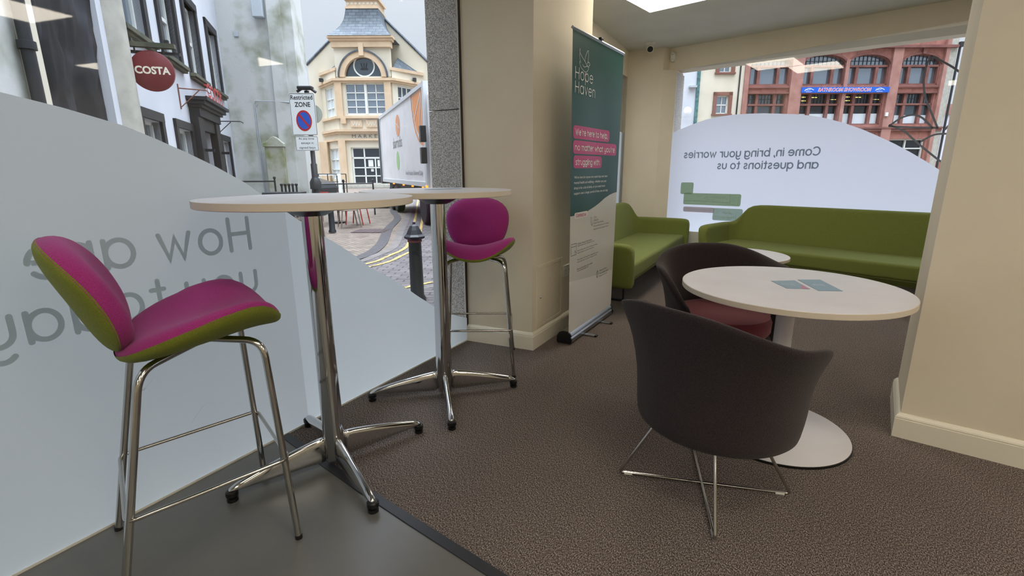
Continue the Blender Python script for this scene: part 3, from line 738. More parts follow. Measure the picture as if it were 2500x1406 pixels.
def make_stool(loc, rz, label):
    t = thing('bar_stool', label, 'stool', loc, rz, 'magenta and lime bar stools')
    aw = lambda s: .236-.022*(1-s)/2*1.6*(1 if s < 0 else .6)
    obj('seat_pad', G().grid(seat_half(1, aw, .212, lambda x, y, h, r: seat_z(x, y, h+.006, r), .042, 6), closed_u=True), 'pink', t, smooth=True)
    obj('seat_shell', G().grid(seat_half(-1, aw, .214, lambda x, y, h, r: seat_z(x*1.003, y*1.003, h+.006, r), .040, 6), closed_u=True), 'lime', t, smooth=True)
    ab = lambda s: .150+.048*math.sin(min(1, max(0, (s+1)/1.75))*PI/2)
    obj('back_pad', G().grid(seat_half(1, ab, 1.0, lambda x, y, h, r: back_z(x, y, h, r), .054, 6, sq=2.7), closed_u=True), 'pink', t, smooth=True)
    obj('back_shell', G().grid(seat_half(-1, ab, 1.0, lambda x, y, h, r: back_z(x*1.004, y*1.004, h, r), .030, 4, sq=2.7), closed_u=True), 'lime', t, smooth=True)
    hx, hy = .215, .225
    F = {'fl': (-hx, hy), 'fr': (hx, hy), 'bl': (-hx, -hy), 'br': (hx, -hy)}
    zt = {'f': .672, 'b': .655}; TY = {'f': .205, 'b': -.095}
    for k, (x, y) in F.items():
        top = Vector((x*.76, TY[k[0]], zt[k[0]])); mid = Vector((x*.12, .05, zt[k[0]]+.006))
        obj('leg', G().tube(rounded_path([mid, top, (x, y, .004)], .055, 7), .0105, 14), 'chrome_thin', t, smooth=True)
    def at(k, z):
        x, y = F[k]; tz = zt[k[0]]; s = 1-z/tz; return Vector((x*(.76+.24*s), TY[k[0]]+(y-TY[k[0]])*s, z))
    z = .285; o = 1.055
    ring = [at('fl', z), at('fr', z), at('br', z-.02), at('bl', z-.02)]
    ring = [Vector((p.x*o, p.y*o, p.z)) for p in ring]
    obj('footrest', G().tube(rounded_path(ring, .03, 5, closed=True), .0062, 12, closed=True), 'chrome_thin', t, smooth=True)
    for k, (x, y) in F.items():
        obj('foot_cap', G().lathe([(.0115, 0), (.0115, .012), (.0105, .014)], 14, c=(x, y, 0)), 'black', t, smooth=True)
    return t
make_stool((-1.553, .686, 0), R(-20.5), 'magenta and lime upholstered bar stool nearest the camera, at the nearer bar table')
make_stool((-1.578, 2.352, 0), R(-150), 'magenta bar stool behind the farther bar table, in front of the granite pier')

# ---- low dining table, coffee table
def disc_table(name, c, r, h, rb, label, th=.024, rs=.036):
    t = thing(name, label, 'table', (c[0], c[1], 0))
    obj('tabletop', G().lathe([(.001, h-th), (r-.003, h-th), (r, h-th+.003), (r, h-.003), (r-.002, h), (.001, h)], 96), 'laminate', t, smooth=True)
    obj('edge_band', G().lathe([(r+.0001, h-th+.001), (r+.001, h-th+.002), (r+.001, h-.002), (r+.0001, h-.001)], 96), 'edge', t, smooth=True)
    obj('stem', G().lathe([(rs*1.25, .012), (rs*1.1, .03), (rs, .08), (rs, h-th-.03), (rs*1.5, h-th-.006), (rs*1.6, h-th)], 32), 'laminate', t, smooth=True)
    obj('base', G().lathe([(.001, .006), (rb, .006), (rb, .011), (rb-.004, .014), (.001, .016)], 80), 'laminate', t, smooth=True)
    obj('base_rim', G().lathe([(.001, 0), (rb+.004, 0), (rb+.004, .0085), (rb+.0005, .0095), (.001, .0058)], 80), 'black', t, smooth=True)
    return t
disc_table('round_table', (.037, 2.335), .432, .68, .31, 'low round white table with pedestal and disc base between the brown chairs')
disc_table('coffee_table', (-.375, 4.77), .43, .42, .25, 'round white coffee table in front of the long green sofa')
def leaflet(poly, label, pink=None, text=None):
    t = tag(obj('leaflet', G().prism(poly, .6802, .6814), 'leaf_blue'), label, 'leaflet')
    a, b, c, d = [Vector(p) for p in poly]      # d->a left edge, a->b top edge
    fn = lambda x, y, z=.6818: tuple((d+(c-d)*x+(a-d)*y)) + (z,)
    g = font_text(text[0], fn, *text[1])
    obj('lettering', g, 'leaf_text', t, fixn=False)
    if pink: obj('printed_corner', flat(pink, fn), 'leaf_pink', t, fixn=False)
leaflet([(-.035, 2.39), (.056, 2.448), (.111, 2.294), (.026, 2.264)], 'smaller blue leaflet with a pink corner on the low round table', pink=[(.62, .0), (.99, .0), (.99, .5)], text=('Hope Haven', (.2, .7, .35, .65)))
leaflet([(.067, 2.473), (.155, 2.52), (.226, 2.316), (.14, 2.277)], 'larger plain blue leaflet to the right of the smaller one on the low round table', text=('wellbeing', (.2, .7, .4, .6)))

# ---- tub chairs
def tub_chair(loc, rz, label):
    t = thing('tub_chair', label, 'chair', loc, rz, 'brown felt tub chairs with wire bases')
    na = 30; TH = R(126); rows = []
    for i in range(na+1):
        a = -1+2*i/na; th = a*TH; d = abs(th)
        e = min(1, max(0, (d-R(8))/R(75)))
        h = .748-.088*e*e*(3-2*e)
        e2 = min(1, max(0, (d-R(88))/R(36))); h -= .19*e2*e2*(3-2*e2)
        z0 = .285
        def Rr(z):
            s = (z-z0)/(.70-z0)
            return .270+.013*min(1, max(0, s*4))**.6 + .010*s + .22*max(0, s-.4)**1.7
        def P(rad, z):
            ry = 1.0 if th else 1.0
            lean = .05*max(0, (z-.45)/.3)*max(0, math.cos(th))
            return (math.sin(th)*rad*1.0, -math.cos(th)*(rad*(.97-.22*max(0, (z-.32)/.43)*max(0, math.cos(th)))), z)
        zs = [z0-.005, z0+.02, z0+.07, z0+(h-z0)*.4, z0+(h-z0)*.7, h-.05, h-.012]
        outer = [P(Rr(z), z) for z in zs]
        top = [P(Rr(h)-.006, h+.002), P(Rr(h)-.030, h+.001)]
        inn = [P(Rr(z)-.044, z) for z in reversed(zs[1:])]
        rows.append([P(Rr(z0)-.05, z0-.008)] + outer + top + inn)
    sh = G().grid(rows, closed_u=True, cap0=True, cap1=True)
    obj('shell', sh, 'brown', t, smooth=True, subsurf=1)
    obj('shell_base', G().grid([[(r*math.cos(a), r*math.sin(a)*.97, z) for a in [2*PI*k/40 for k in range(40)]] for r, z in ((.02, .272), (.21, .274), (.255, .282), (.262, .298), (.25, .325), (.02, .33))], closed_u=True, cap0=True, cap1=True), 'brown', t, smooth=True)
    rows = []
    for r, z in ((.02, .33), (.235, .33), (.246, .345), (.248, .40), (.238, .422), (.21, .432), (.12, .437), (.01, .438)):
        rows.append([(r*math.cos(a)*1.0, (r*math.sin(a))*(1.0 if math.sin(a) < 0 else 1.10), z) for a in [2*PI*k/48 for k in range(48)]])
    obj('seat_cushion', G().grid(rows, closed_u=True, cap0=True, cap1=True), 'red', t, smooth=True)
    for ch in t.children:                                       # the tub sits slightly turned on its wire base
        ch.location = (.022, .0, 0); ch.rotation_euler = (0, 0, R(-6))
    ft = [(-.2465, -.182), (.182, -.2465), (.2465, .182), (-.182, .2465)]
    for i in (0, 1):
        a = Vector(ft[i]+(.006,)); b = Vector(ft[i+2]+(.006,))
        ta = Vector((ft[i][0]*.5, ft[i][1]*.5, .278)); tb = Vector((ft[i+2][0]*.5, ft[i+2][1]*.5, .278))
        z = .0 if i else .0005
        obj('wire_frame', G().tube(rounded_path([ta, a, b, tb], .018, 5), .0058, 12), 'chrome_thin', t, smooth=True)
        for p, q in ((a, b), (b, a)):
            dd = (q-p).normalized(); c0 = p+dd*.02; c1 = p+dd*.05
            sidev = Vector((-dd.y, dd.x, 0))*.006
            obj('glide', G().tube([c0-Vector((0, 0, .0025)), c1-Vector((0, 0, .0025))], .0068, 10), 'upvc', t)
    return t
tub_chair((-.175, 1.758, 0), R(-20), 'dark brown felt tub chair in the foreground, seen from behind')
tub_chair((-.245, 2.76, 0), R(-146), 'dark brown felt tub chair with a maroon seat beyond the low round table')

# ---- sofas
def sofa(loc, rz, label, L=2.35):
    t = thing('sofa', label, 'sofa', loc, rz, 'green wool sofas')
    D = .59; hl = L/2; th = .105
    # stations round the inner face: right arm front -> back -> left arm front   (front is +Y)
    def stations():
        S = []
        for y in (.645, .60, .5, .35, .2, .1): S.append((hl, y, 1, 0))
        for k in range(7):
            a = R(90*k/6); S.append((hl-.12+.12*math.cos(a), .0+.12-.12*math.sin(a)-.0, math.cos(a), -math.sin(a)))
        n = 12
        for k in range(1, n): S.append((hl-.12-(L-.24)*k/n, 0, 0, -1))
        for k in range(7):
            a = R(90-90*k/6); S.append((-(hl-.12+.12*math.cos(a)), .12-.12*math.sin(a), -math.cos(a), -math.sin(a)))
        for y in (.1, .2, .35, .5, .60, .645): S.append((-hl, y, -1, 0))
        return S
    rows = []
    for (x, y, nx, ny) in stations():
        y0 = y
        bk = min(1, max(0, (hl-.03-abs(x))/.10)); bk = bk*bk*(3-2*bk)
        h = .578+(.775-.578)*bk
        if y0 > .58: h -= .03*((y0-.58)/.065)**2
        zb = .19
        lean = lambda z: .16*max(0, z-.38)*(bk) + .05*max(0, z-.38)
        inset = lambda z: -.05*max(0, (.38-z)/.2)
        def P(off, z): return (x+nx*(off+lean(z)+inset(z)), y0+ny*(off+lean(z)+inset(z)), z)
        zs = [zb, zb+.03, .30, .42, .42+(h-.42)*.5, h-.05, h-.018]
        outer = [P(th, z) for z in zs]; outer[0] = P(th-.02, zb)
        top = [P(th-.02, h), P(.022, h)]
        inn = [P(0, z) for z in reversed(zs)]; inn[-1] = P(.01, zb)
        rows.append(outer+top+inn)
    obj('back_and_arms', G().grid(rows, closed_u=True, cap0=True, cap1=True), 'sofa', t, smooth=True, subsurf=1)
    obj('seat_cushion', G().box(-hl+.004, hl-.004, .005, D+.01, .245, .382), 'sofa', t, smooth=True, bevel=.028)
    obj('base_tray', G().add(
        [(-hl-.02, .02, .185), (hl+.02, .02, .185), (hl+.02, D-.055, .185), (-hl-.02, D-.055, .185), (-hl-.0, .02, .248), (hl+.0, .02, .248), (hl+.0, D+.005, .248), (-hl-.0, D+.005, .248)],
        [(0, 3, 2, 1), (4, 5, 6, 7), (0, 1, 5, 4), (1, 2, 6, 5), (2, 3, 7, 6), (3, 0, 4, 7)]), 'sofa', t, smooth=True, bevel=.01)
    for sx in (-1, 1):
        x = sx*(hl-.28)
        obj('leg', G().tube(rounded_path([(x, .06, .186), (x, .06, .008), (x, D-.12, .008), (x, D-.12, .186)], .03), .011, 10), 'blackiron', t, smooth=True)
    return t
sofa((-1.700, 5.105, 0), R(-90), 'green sofa against the street window wall, behind the pull-up banner')
OS = Vector((-.536, 6.201)) + Vector((.943, -.332))*1.175
sofa((OS.x, OS.y, 0), math.atan2(.332, -.943), 'long green sofa under the large far window')

# ---- pull-up banner
BL = Vector((-1.215, 2.912, .078)); BR = Vector((-1.200, 3.762, .078)); TL = Vector((-1.235, 2.912, 1.985)); TR = Vector((-1.185, 3.757, 1.992))
BW, BH = .85, 1.91
def BF(off=0.0):
    def f(u, v):
        a = u/BW; b = v/BH
        p = (BL*(1-a)+BR*a)*(1-b)+(TL*(1-a)+TR*a)*b
        p = p + Vector((1, 0, 0))*(off+.006*math.sin(a*9.0)*math.sin(PI*b)*b)
        return tuple(p)
    return f
t = thing('pull_up_banner', 'tall green and white pull-up banner in an aluminium base beside the pillar', 'banner', (-1.25, 3.335, 0))
def ban(name, g, m, par=None): 
    g.v = [(p[0]+1.25, p[1]-3.335, p[2]) for p in g.v]; return obj(name, g, m, par or t, smooth=False, fixn=False)
def bgrid(poly_lo, poly_hi, n, off, m, name, par=None):
    g = G(); rows = []
    for j in range(13):
        rows.append([BF(off)(BW*i/n, poly_lo(BW*i/n)+(poly_hi(BW*i/n)-poly_lo(BW*i/n))*j/12) for i in range(n+1)])
    g.grid(rows); return ban(name, g, m, par)
def wave(u):
    P = [(-.01, .797), (.08, .797), (.16, .800), (.25, .806), (.35, .822), (.43, .836), (.52, .858), (.60, .884), (.70, .905), (.78, .914), (.86, .918)]
    for (a, b), (c, d) in zip(P, P[1:]):
        if a <= u <= c: return b+(d-b)*(u-a)/(c-a)
    return .918
def fold(u): return .305+.06*((1-u/BW))**1.5
sheet = bgrid(lambda u: 0, fold, 24, 0, 'ban_white', 'banner_sheet')
bgrid(fold, wave, 24, .0, 'ban_grey', 'printed_panel', sheet)
bgrid(wave, lambda u: BH, 24, .0, 'ban_green', 'printed_panel', sheet)
zc = .078  # v = z-0.078 on the sheet
def bt(s, x0, x1, z0, z1, m='ban_text', w=None, gap=.3):
    h = z1-z0; f = BF(.0024); g = stroke_text(s, lambda x, y: f(x0+x, z0+y), h, w or h*.09, gap=gap, width=x1-x0)
    return g
def pill(x0, x1, z0, z1):
    g = G(); pts = rrect(x0, x1, z0, z1, min(.026, (z1-z0)*.45)); f = BF(.0012)
    xs_ = [x0+(x1-x0)*k/8 for k in range(9)]
    # strip-wise so the pill follows the sheet
    r = min(.026, (z1-z0)*.45); cols = []
    for x in [x0, x0+r*.15, x0+r*.5, x0+r] + xs_[1:-1] + [x1-r, x1-r*.5, x1-r*.15, x1]:
        dx = max(0, x0+r-x, x-(x1-r)); ins = r-math.sqrt(max(0, r*r-dx*dx)); cols.append((x, ins))
    cols = sorted(cols)
    rows = [[f(x, z0+i) for x, i in cols], [f(x, z1-i) for x, i in cols]]
    return G().grid(rows)
for x0, x1, z0, z1 in ((.022, .636, 1.282, 1.362), (.022, .782, 1.190, 1.272), (.030, .515, 1.100, 1.180)):
    ban('printed_pill', pill(x0, x1, z0, z1), 'ban_pink', sheet)
g = G()
for s, x0, x1, z0, z1, w in (('Hope', .040, .305, 1.640-.003, 1.640+.062, .0055), ('Haven', .040, .350, 1.556, 1.620, .0055), ("We're here to help,", .052, .60, 1.306, 1.342, .0058),
                         ('no matter what you\'re', .052, .742, 1.213, 1.249, .0058), ('struggling with.', .062, .485, 1.122, 1.158, .0058)):
    q = bt(s, x0, x1, z0, z1, w=w); g.add(q.v, q.f)
ban('heading_lettering', g, 'ban_text', sheet)
g = G(); f = BF(.0024)
body = ["We're here for anyone who needs help with their", 'mental health and wellbeing - whether you just', 'drop in for a bit of advice, or you need more', 'support over a longer period of time, we can help']
for i, s in enumerate(body): font_text(s, f, .045, .045+(.585, .565, .545, .60)[i], 1.030-.034*i-.0, 1.052-.034*i, g=g)
ban('lettering', g, 'ban_text', sheet)
# dove
dove = [[(.095, 1.722), (.100, 1.775), (.098, 1.750), (.135, 1.722), (.175, 1.700), (.215, 1.672)], [(.172, 1.702), (.180, 1.735), (.205, 1.772), (.222, 1.785), (.228, 1.755), (.222, 1.720), (.212, 1.690)],
        [(.095, 1.740), (.100, 1.700), (.112, 1.680)], [(.212, 1.690), (.222, 1.706), (.240, 1.705), (.252, 1.692), (.238, 1.684), (.232, 1.668), (.220, 1.648), (.195, 1.632), (.165, 1.632), (.130, 1.645), (.104, 1.662), (.094, 1.680), (.100, 1.690)],
        [(.140, 1.676), (.155, 1.664), (.175, 1.664), (.195, 1.672), (.215, 1.678), (.232, 1.668)]]
g = G()
for d in dove: ribbon(g, [tuple(p) for p in smooth_pts([(a, 1.692+(b-1.632)*.85) for a, b in d], 4)], .0028, BF(.0024))
ban('printed_logo', g, 'ban_text', sheet)
ban('printed_pill', pill(.058, .280, .775, .815), 'ban_white', sheet)
g = bt('Contact us', .085, .252, .786, .806, w=.0035); ban('lettering', g, 'ban_pink', sheet)
g = G(); f = BF(.0024)
for i, (s, w) in enumerate((('Call us', .055), ('01900 656136', .085), ('Monday-Friday, 9am-5pm', .19), ('Our normal working hours are for telephone', .30), ('mental health and peer support questions', .29))):
    font_text(s, f, .400, .400+w, .752-.022*i, .766-.022*i, g=g)
for i, (s, w) in enumerate((('Online Virtual Safe Haven', .255), ('Open between 6pm-midnight every day', .30), ('', 0), ('Book an online video call with a trained peer facilitator', .37), ('support worker in our chat and video service', .30), ('', 0), ('', 0), ('We can listen, work through what is happening for you and', .39), ('work with you on a plan to keep you well', .36), ('', 0), ('', 0), ('Book via a few clicks on our website', .28), ('wcommind.org.uk/hope-haven', .20))):
    if s: font_text(s, f, .118, .118+w, .598-.0158*i, .610-.0158*i, g=g)
for i, (s, w) in enumerate((('Weekly Activities', .15), ('Visit our website for details', .185), ('@hopehavencommunity', .17))): font_text(s, f, .545, .545+w, .335-.021*i, .349-.021*i, g=g)
for pl in ([(.018, .612), (.100, .612), (.100, .535), (.018, .535), (.018, .612)], [(.018, .593), (.1, .593)], [(.075, .535), (.075, .565), (.098, .545)],
           arc(.505, .325, .018, .026, 0, 360), arc(.505, .325, .008, .026, 0, 360), [(.345, .765), (.340, .742), (.350, .715), (.372, .702), (.380, .712), (.366, .722), (.357, .745), (.358, .757), (.345, .765)]):
    ribbon(g, pl, .0028, f)
ban('lettering', g, 'ban_dark', sheet)
# hardware, in the banner's own frame
def BQ(g, m, name, **k):
    g.v = [(p[0]+1.25, p[1]-3.335, p[2]) for p in g.v]; return obj(name, g, m, t, **k)
BQ(G().tube([TL+Vector((0, -.004, .002)), TR+Vector((0, .004, .002))], .011, 4), 'alu', 'top_rail')
BQ(G().box(-1.215, -1.195, 3.30, 3.345, 1.998, 2.012), 'black', 'rail_clip', bevel=.003)
prof = [(-1.300, .012), (-1.300, .05), (-1.285, .078), (-1.262, .088), (-1.222, .086), (-1.208, .074), (-1.200, .06), (-1.206, .05), (-1.198, .040), (-1.198, .014), (-1.21, .008), (-1.29, .008)]
def cassette(y0, y1, infl=0):
    g = G(); rows = [[(x+(.018*(y-2.93)), y, z) for x, z in prof] for y in (y0, y1)]
    cx, cz = -1.25, .047
    rows = [[(cx+(x-cx)*(1+infl)+.0, y, cz+(z-cz)*(1+infl)) for (x, y, z) in r] for r in rows]
    return g.grid(rows, closed_u=True, cap0=True, cap1=True)
BQ(cassette(2.928, 3.752), 'alu', 'base', smooth=True)
BQ(cassette(2.914, 2.928, .07), 'black', 'end_cap'); BQ(cassette(3.752, 3.766, .07), 'black', 'end_cap')
for y in (3.165, 3.505):
    BQ(G().box(-1.24, -1.115, y-.018, y+.018, .002, .010), 'alu', 'foot', bevel=.002)
    BQ(G().box(-1.118, -1.098, y-.017, y+.017, .001, .012), 'black', 'foot_tip', bevel=.004)
BQ(G().tube([(-1.28, 3.40, .05), (-1.262, 3.40, 1.98)], .008, 10), 'alu', 'support_pole', smooth=True)
BQ(G().box(-1.243, -1.236, 3.775, 3.80, .01, .40), 'blackiron', 'side_strap')

# ---- on the pillar
t = thing('access_panel', 'cream painted access hatch with a lock, low on the pillar', 'hatch', (-1.395, 2.98, 0))
obj('panel_frame', G().box(0, .006, -.205, .205, .125, .148).box(0, .006, -.205, .205, .532, .555).box(0, .006, -.205, -.185, .148, .532).box(0, .006, .185, .205, .148, .532), 'wall', t, bevel=.0015)
dr = obj('door', G().box(0, .0035, -.182, .182, .151, .529), 'wall', t, bevel=.001)
obj('lock', G().lathe([(.001, 0), (.008, 0), (.008, .006), (.005, .009), (.001, .009)], 16, T=Matrix.Translation((.003, -.155, .335)) @ Matrix.Rotation(R(90), 4, 'Y')), 'chrome', dr, smooth=True)
t = thing('wall_socket', 'white double wall socket on the pillar behind the banner', 'socket', (-1.395, 3.27, .40))
obj('face_plate', G().box(0, .010, -.073, .073, 0, .086), 'upvc', t, bevel=.003)
for y in (-.045, .045): obj('switch', G().box(.010, .014, y-.007, y+.007, .055, .072), 'upvc', t, bevel=.001)
for y in (-.03, .03):
    obj('outlet', G().box(.0100, .0104, y-.004, y+.004, .040, .048).box(.0100, .0104, y-.014, y-.008, .022, .027).box(.0100, .0104, y+.008, y+.014, .022, .027), 'black', t)

# ================================================================ OUTSIDE, STREET SIDE
def wall_holes(s0, s1, z0, z1, holes, y0, y1, g=None):
    """wall slab in a facade frame (x along, -y outwards) with rectangular openings"""
    g = g or G()
    xs_ = sorted({s0, s1} | {h[0] for h in holes} | {h[1] for h in holes}); zs_ = sorted({z0, z1} | {h[2] for h in holes} | {h[3] for h in holes})
    xs_ = [x for x in xs_ if s0 <= x <= s1]; zs_ = [z for z in zs_ if z0 <= z <= z1]
    for a, b in zip(xs_, xs_[1:]):
        run = None
        for c, d in zip(zs_, zs_[1:]):
            m = ((a+b)/2, (c+d)/2); solid = not any(h[0] < m[0] < h[1] and h[2] < m[1] < h[3] for h in holes)
            if solid: run = (run[0], d) if run else (c, d)
            if (not solid or d == zs_[-1]) and run: g.box(a, b, y0, y1, run[0], run[1]); run = None
    return g
FB = lambda x0, x1, d0, d1, z0, z1: G().box(x0, x1, -d1, -d0, z0, z1)      # box with outward depth d

# ---- white townhouse with black dressings
th_ = thing('townhouse', 'white rendered house with black window surrounds across the narrow street', 'house', (-10.249, 5.097, 0), facing(-49.55))
ups = [(-1.77, -.39), (.25, 1.60), (2.20, 3.55), (4.45, 5.80)]
los = [(-1.65, -.44), (.27, 1.60), (4.45, 5.78)]
upz, loz = (3.32, 5.05), (.75, 2.18)
holes = [(a+.17, b-.17, upz[0], upz[1]-.17) for a, b in ups] + [(a+.15, b-.15, loz[0], loz[1]-.16) for a, b in los] + [(2.05, 3.35, -.25, 2.12)]
obj('wall', wall_holes(-2.02, 7.93, -.25, 9.5, holes, 0, .32), 'render', th_)
obj('edge_band', FB(7.76, 7.93, 0, .03, -.25, 9.5), 'blackpaint', th_)
def sash_window(par, a, b, z0, z1, fw=.17, pane='pane_sky', deep=.12, sill=True, frame='blackpaint', bars=((1,), (1,))):
    w = obj('window', FB(a, a+fw, 0, .05, z0, z1).box(b-fw, b, -.05, 0, z0, z1).box(a, b, -.055, 0, z1-fw, z1), frame, par)
    # painted reveals
    obj('reveal', G().box(a+fw-.004, a+fw, 0, deep+.03, z0, z1-fw).box(b-fw, b-fw+.004, 0, deep+.03, z0, z1-fw).box(a+fw, b-fw, 0, deep+.03, z1-fw, z1-fw+.004), frame, w)
    obj('pane', G().box(a+fw, b-fw, deep+.02, deep+.03, z0, z1-fw), pane, w)
    x0, x1, zz0, zz1 = a+fw, b-fw, z0, z1-fw; zm = (zz0+zz1)/2; g = G()
    for q in (x0, x1-.07): g.box(q, q+.07, deep-.02, deep+.02, zz0, zz1)
    for q in (zz0, zm-.03, zz1-.07): g.box(x0, x1, deep-.02, deep+.02, q, q+.07)
    g.box((x0+x1)/2-.015, (x0+x1)/2+.015, deep, deep+.02, zz0, zz1)
    obj('sash', g, 'sash', w)
    if sill: obj('sill', FB(a-.05, b+.05, 0, .13, z0-.07, z0).box(a-.02, b+.02, -.09, 0, z0-.12, z0-.07), 'sillstone', w)
    return w
for a, b in ups: sash_window(th_, a, b, upz[0], upz[1])
for a, b in los: sash_window(th_, a, b, loz[0], loz[1], fw=.15)
ds = obj('doorway', FB(1.60, 2.05, 0, .16, -.25, 2.36).box(3.35, 3.80, -.16, 0, -.25, 2.36).box(2.05, 3.35, -.12, 0, 2.10, 2.36), 'blackpaint', th_)
obj('entablature', FB(1.62, 3.78, 0, .20, 2.36, 2.54), 'blackpaint', ds)
obj('cornice', FB(1.58, 3.82, 0, .26, 2.54, 2.60).box(1.52, 3.88, -.33, 0, 2.60, 2.68).box(1.47, 3.93, -.40, 0, 2.68, 2.75), 'blackpaint', ds)
obj('door', G().box(2.05, 3.35, .12, .18, -.25, 2.10).box(2.2, 2.62, .10, .12, .1, 1.0).box(2.78, 3.2, .10, .12, .1, 1.0).box(2.2, 2.62, .10, .12, 1.15, 1.95).box(2.78, 3.2, .10, .12, 1.15, 1.95), 'blackpaint', ds)
for x in (1.82, 3.58): obj('door_lamp', FB(x-.03, x+.03, .16, .34, 1.62, 1.68), 'blackpaint', ds)
obj('wall_plaque', G().lathe([(.001, 0), (.09, 0), (.09, .02), (.001, .02)], 20, T=Matrix.Translation((4.15, 0, 1.35)) @ Matrix.Rotation(R(90), 4, 'X')), 'blackpaint', th_)
lp = thing('shop_sign', 'small red letter sign standing on the black door cornice, seen edge-on', 'sign', (-10.249, 5.097, 0), facing(-49.55))
obj('lettering', font_text('COSTA', lambda x, y: (x, -.37, y), 1.75, 3.35, 2.77, 3.08, bold=.02), 'red_letter', lp, fixn=False)
obj('backing_rail', FB(1.7, 3.4, .33, .36, 2.75, 2.79).box(1.7, 3.4, -.36, -.33, 3.0, 3.03), 'red_letter', lp)

# ---- the buildings to its left
cp = thing('stone_building', 'blackened rough stone wall between pale pilasters, at the left edge', 'building', (-10.249, 5.097, 0), facing(-49.55))
def rough_slab(x0, x1, z0, z1, y0, y1, amp=.05, nx=26, nz=40):
    rnd = random.Random(3); rows = []
    for j in range(nz+1):
        z = z0+(z1-z0)*j/nz
        rows.append([(x0+(x1-x0)*i/nx, y0-rnd.random()*amp-.03*math.sin(i*.5+1)*math.sin(j*.41), z) for i in range(nx+1)])
    g = G().grid(rows); g.box(x0, x1, y0+.08, y1, z0, z1); return g
obj('wall', rough_slab(-4.36, -2.66, -.25, 7.5, .04, .3), 'blackstone', cp, smooth=True)
obj('pilaster', FB(-2.68, -2.50, -.2, .06, -.25, 9.5), 'render', cp)
obj('rounded_quoin', G().lathe([(.25, -.25), (.25, 9.5)], 28, c=(-2.26, .02, 0)), 'beige', cp, smooth=True)
obj('pilaster', FB(-4.62, -4.32, -.2, .05, -.25, 9.5), 'cream_ext', cp)
cb = thing('rendered_house', 'pale cream rendered house at the far left edge of the window view', 'house', (-10.249, 5.097, 0), facing(-49.55))
obj('wall', FB(-9.5, -4.56, -.3, 0, -.25, 9.5), 'oldrender', cb)
dp = obj('downpipe', G().tube([(-4.68, -.09, -.25), (-4.68, -.09, 9.5)], .055, 14), 'blackiron', cb, smooth=True)
for z in (.8, 2.33, 3.9, 5.6): obj('pipe_collar', G().lathe([(.057, 0), (.075, .005), (.075, .08), (.057, .085)], 14, c=(-4.68, -.09, z)), 'blackiron', dp, smooth=True)

# ---- hanging round sign and the empty iron bracket
def on_wall(s, d, z): return th_.matrix_basis @ Vector((s, -d, z))
Rz = Matrix.Rotation(facing(-49.55), 4, 'Z')
def wallthing(name, label, cat, s, z):
    p = Vector((-10.249, 5.097, 0)) + (Rz @ Vector((s, 0, 0))); return thing(name, label, cat, (p.x, p.y, z), facing(-49.55))
hs = wallthing('hanging_sign', 'round maroon coffee shop sign hanging from a wall bracket', 'sign', -1.95, 0)
TS = Matrix.Translation((0, -.385, 2.640)) @ Matrix.Rotation(R(90), 4, 'Y')
obj('sign_disc', G().lathe([(.001, -.03), (.268, -.03), (.285, -.02), (.285, .02), (.268, .03), (.001, .03)], 48, T=TS), 'maroon_enamel', hs, smooth=True)
fS = lambda x, y: (-.033, -(.385+x), 2.645+y)
obj('lettering', font_text('COSTA', fS, -.215, .235, -.052, .058, bold=.035), 'cream_letter', hs, fixn=False)
fB = lambda x, y: (.033, -(.385-x), 2.645+y)
obj('lettering', font_text('COSTA', fB, -.22, .22, -.052, .058, bold=.035), 'cream_letter', hs, fixn=False)
bk = obj('bracket', G().box(-.05, .05, -.72, .02, 2.965, 3.03), 'sillstone', hs)
obj('bracket_arm', G().box(.03, .09, -.76, -.10, 2.885, 2.925), 'blackiron', bk)
for y in (-.20, -.56): obj('hanger', G().tube([(.0, y, 2.97), (0, y, 2.90)], .012, 8), 'blackiron', bk)
for y in (-.16, -.62): obj('lamp_fitting', G().box(-.03, .03, y-.03, y+.03, 3.03, 3.08), 'blackiron', bk)
ib = wallthing('iron_bracket', 'thin rusty iron sign bracket with a hooked end, left of the doorway', 'bracket', .97, 0)
obj('bracket_arm', G().tube([(0, -.01, 2.90), (0, -.01, 2.42)], .014, 8).tube([(0, 0, 2.82), (0, -.50, 2.80)], .012, 8).tube([(0, -.02, 2.46), (0, -.38, 2.80)], .01, 8), 'brownstone', ib)
obj('hook', G().tube([(0, -.50, 2.80), (0, -.53, 2.77), (0, -.55, 2.74), (0, -.575, 2.745), (0, -.58, 2.78)], .011, 8), 'brownstone', ib)
ib2 = wallthing('iron_bracket', 'thin iron bracket on the white wall to the right of the doorway', 'bracket', 3.95, 0)
obj('bracket_arm', G().tube([(0, 0, 2.46), (0, -.62, 2.47)], .012, 8).tube([(0, -.02, 2.1), (0, -.40, 2.45)], .01, 8), 'blackiron', ib2)
obj('hook', G().tube([(0, -.62, 2.47), (0, -.67, 2.45), (0, -.69, 2.42)], .011, 8), 'blackiron', ib2)

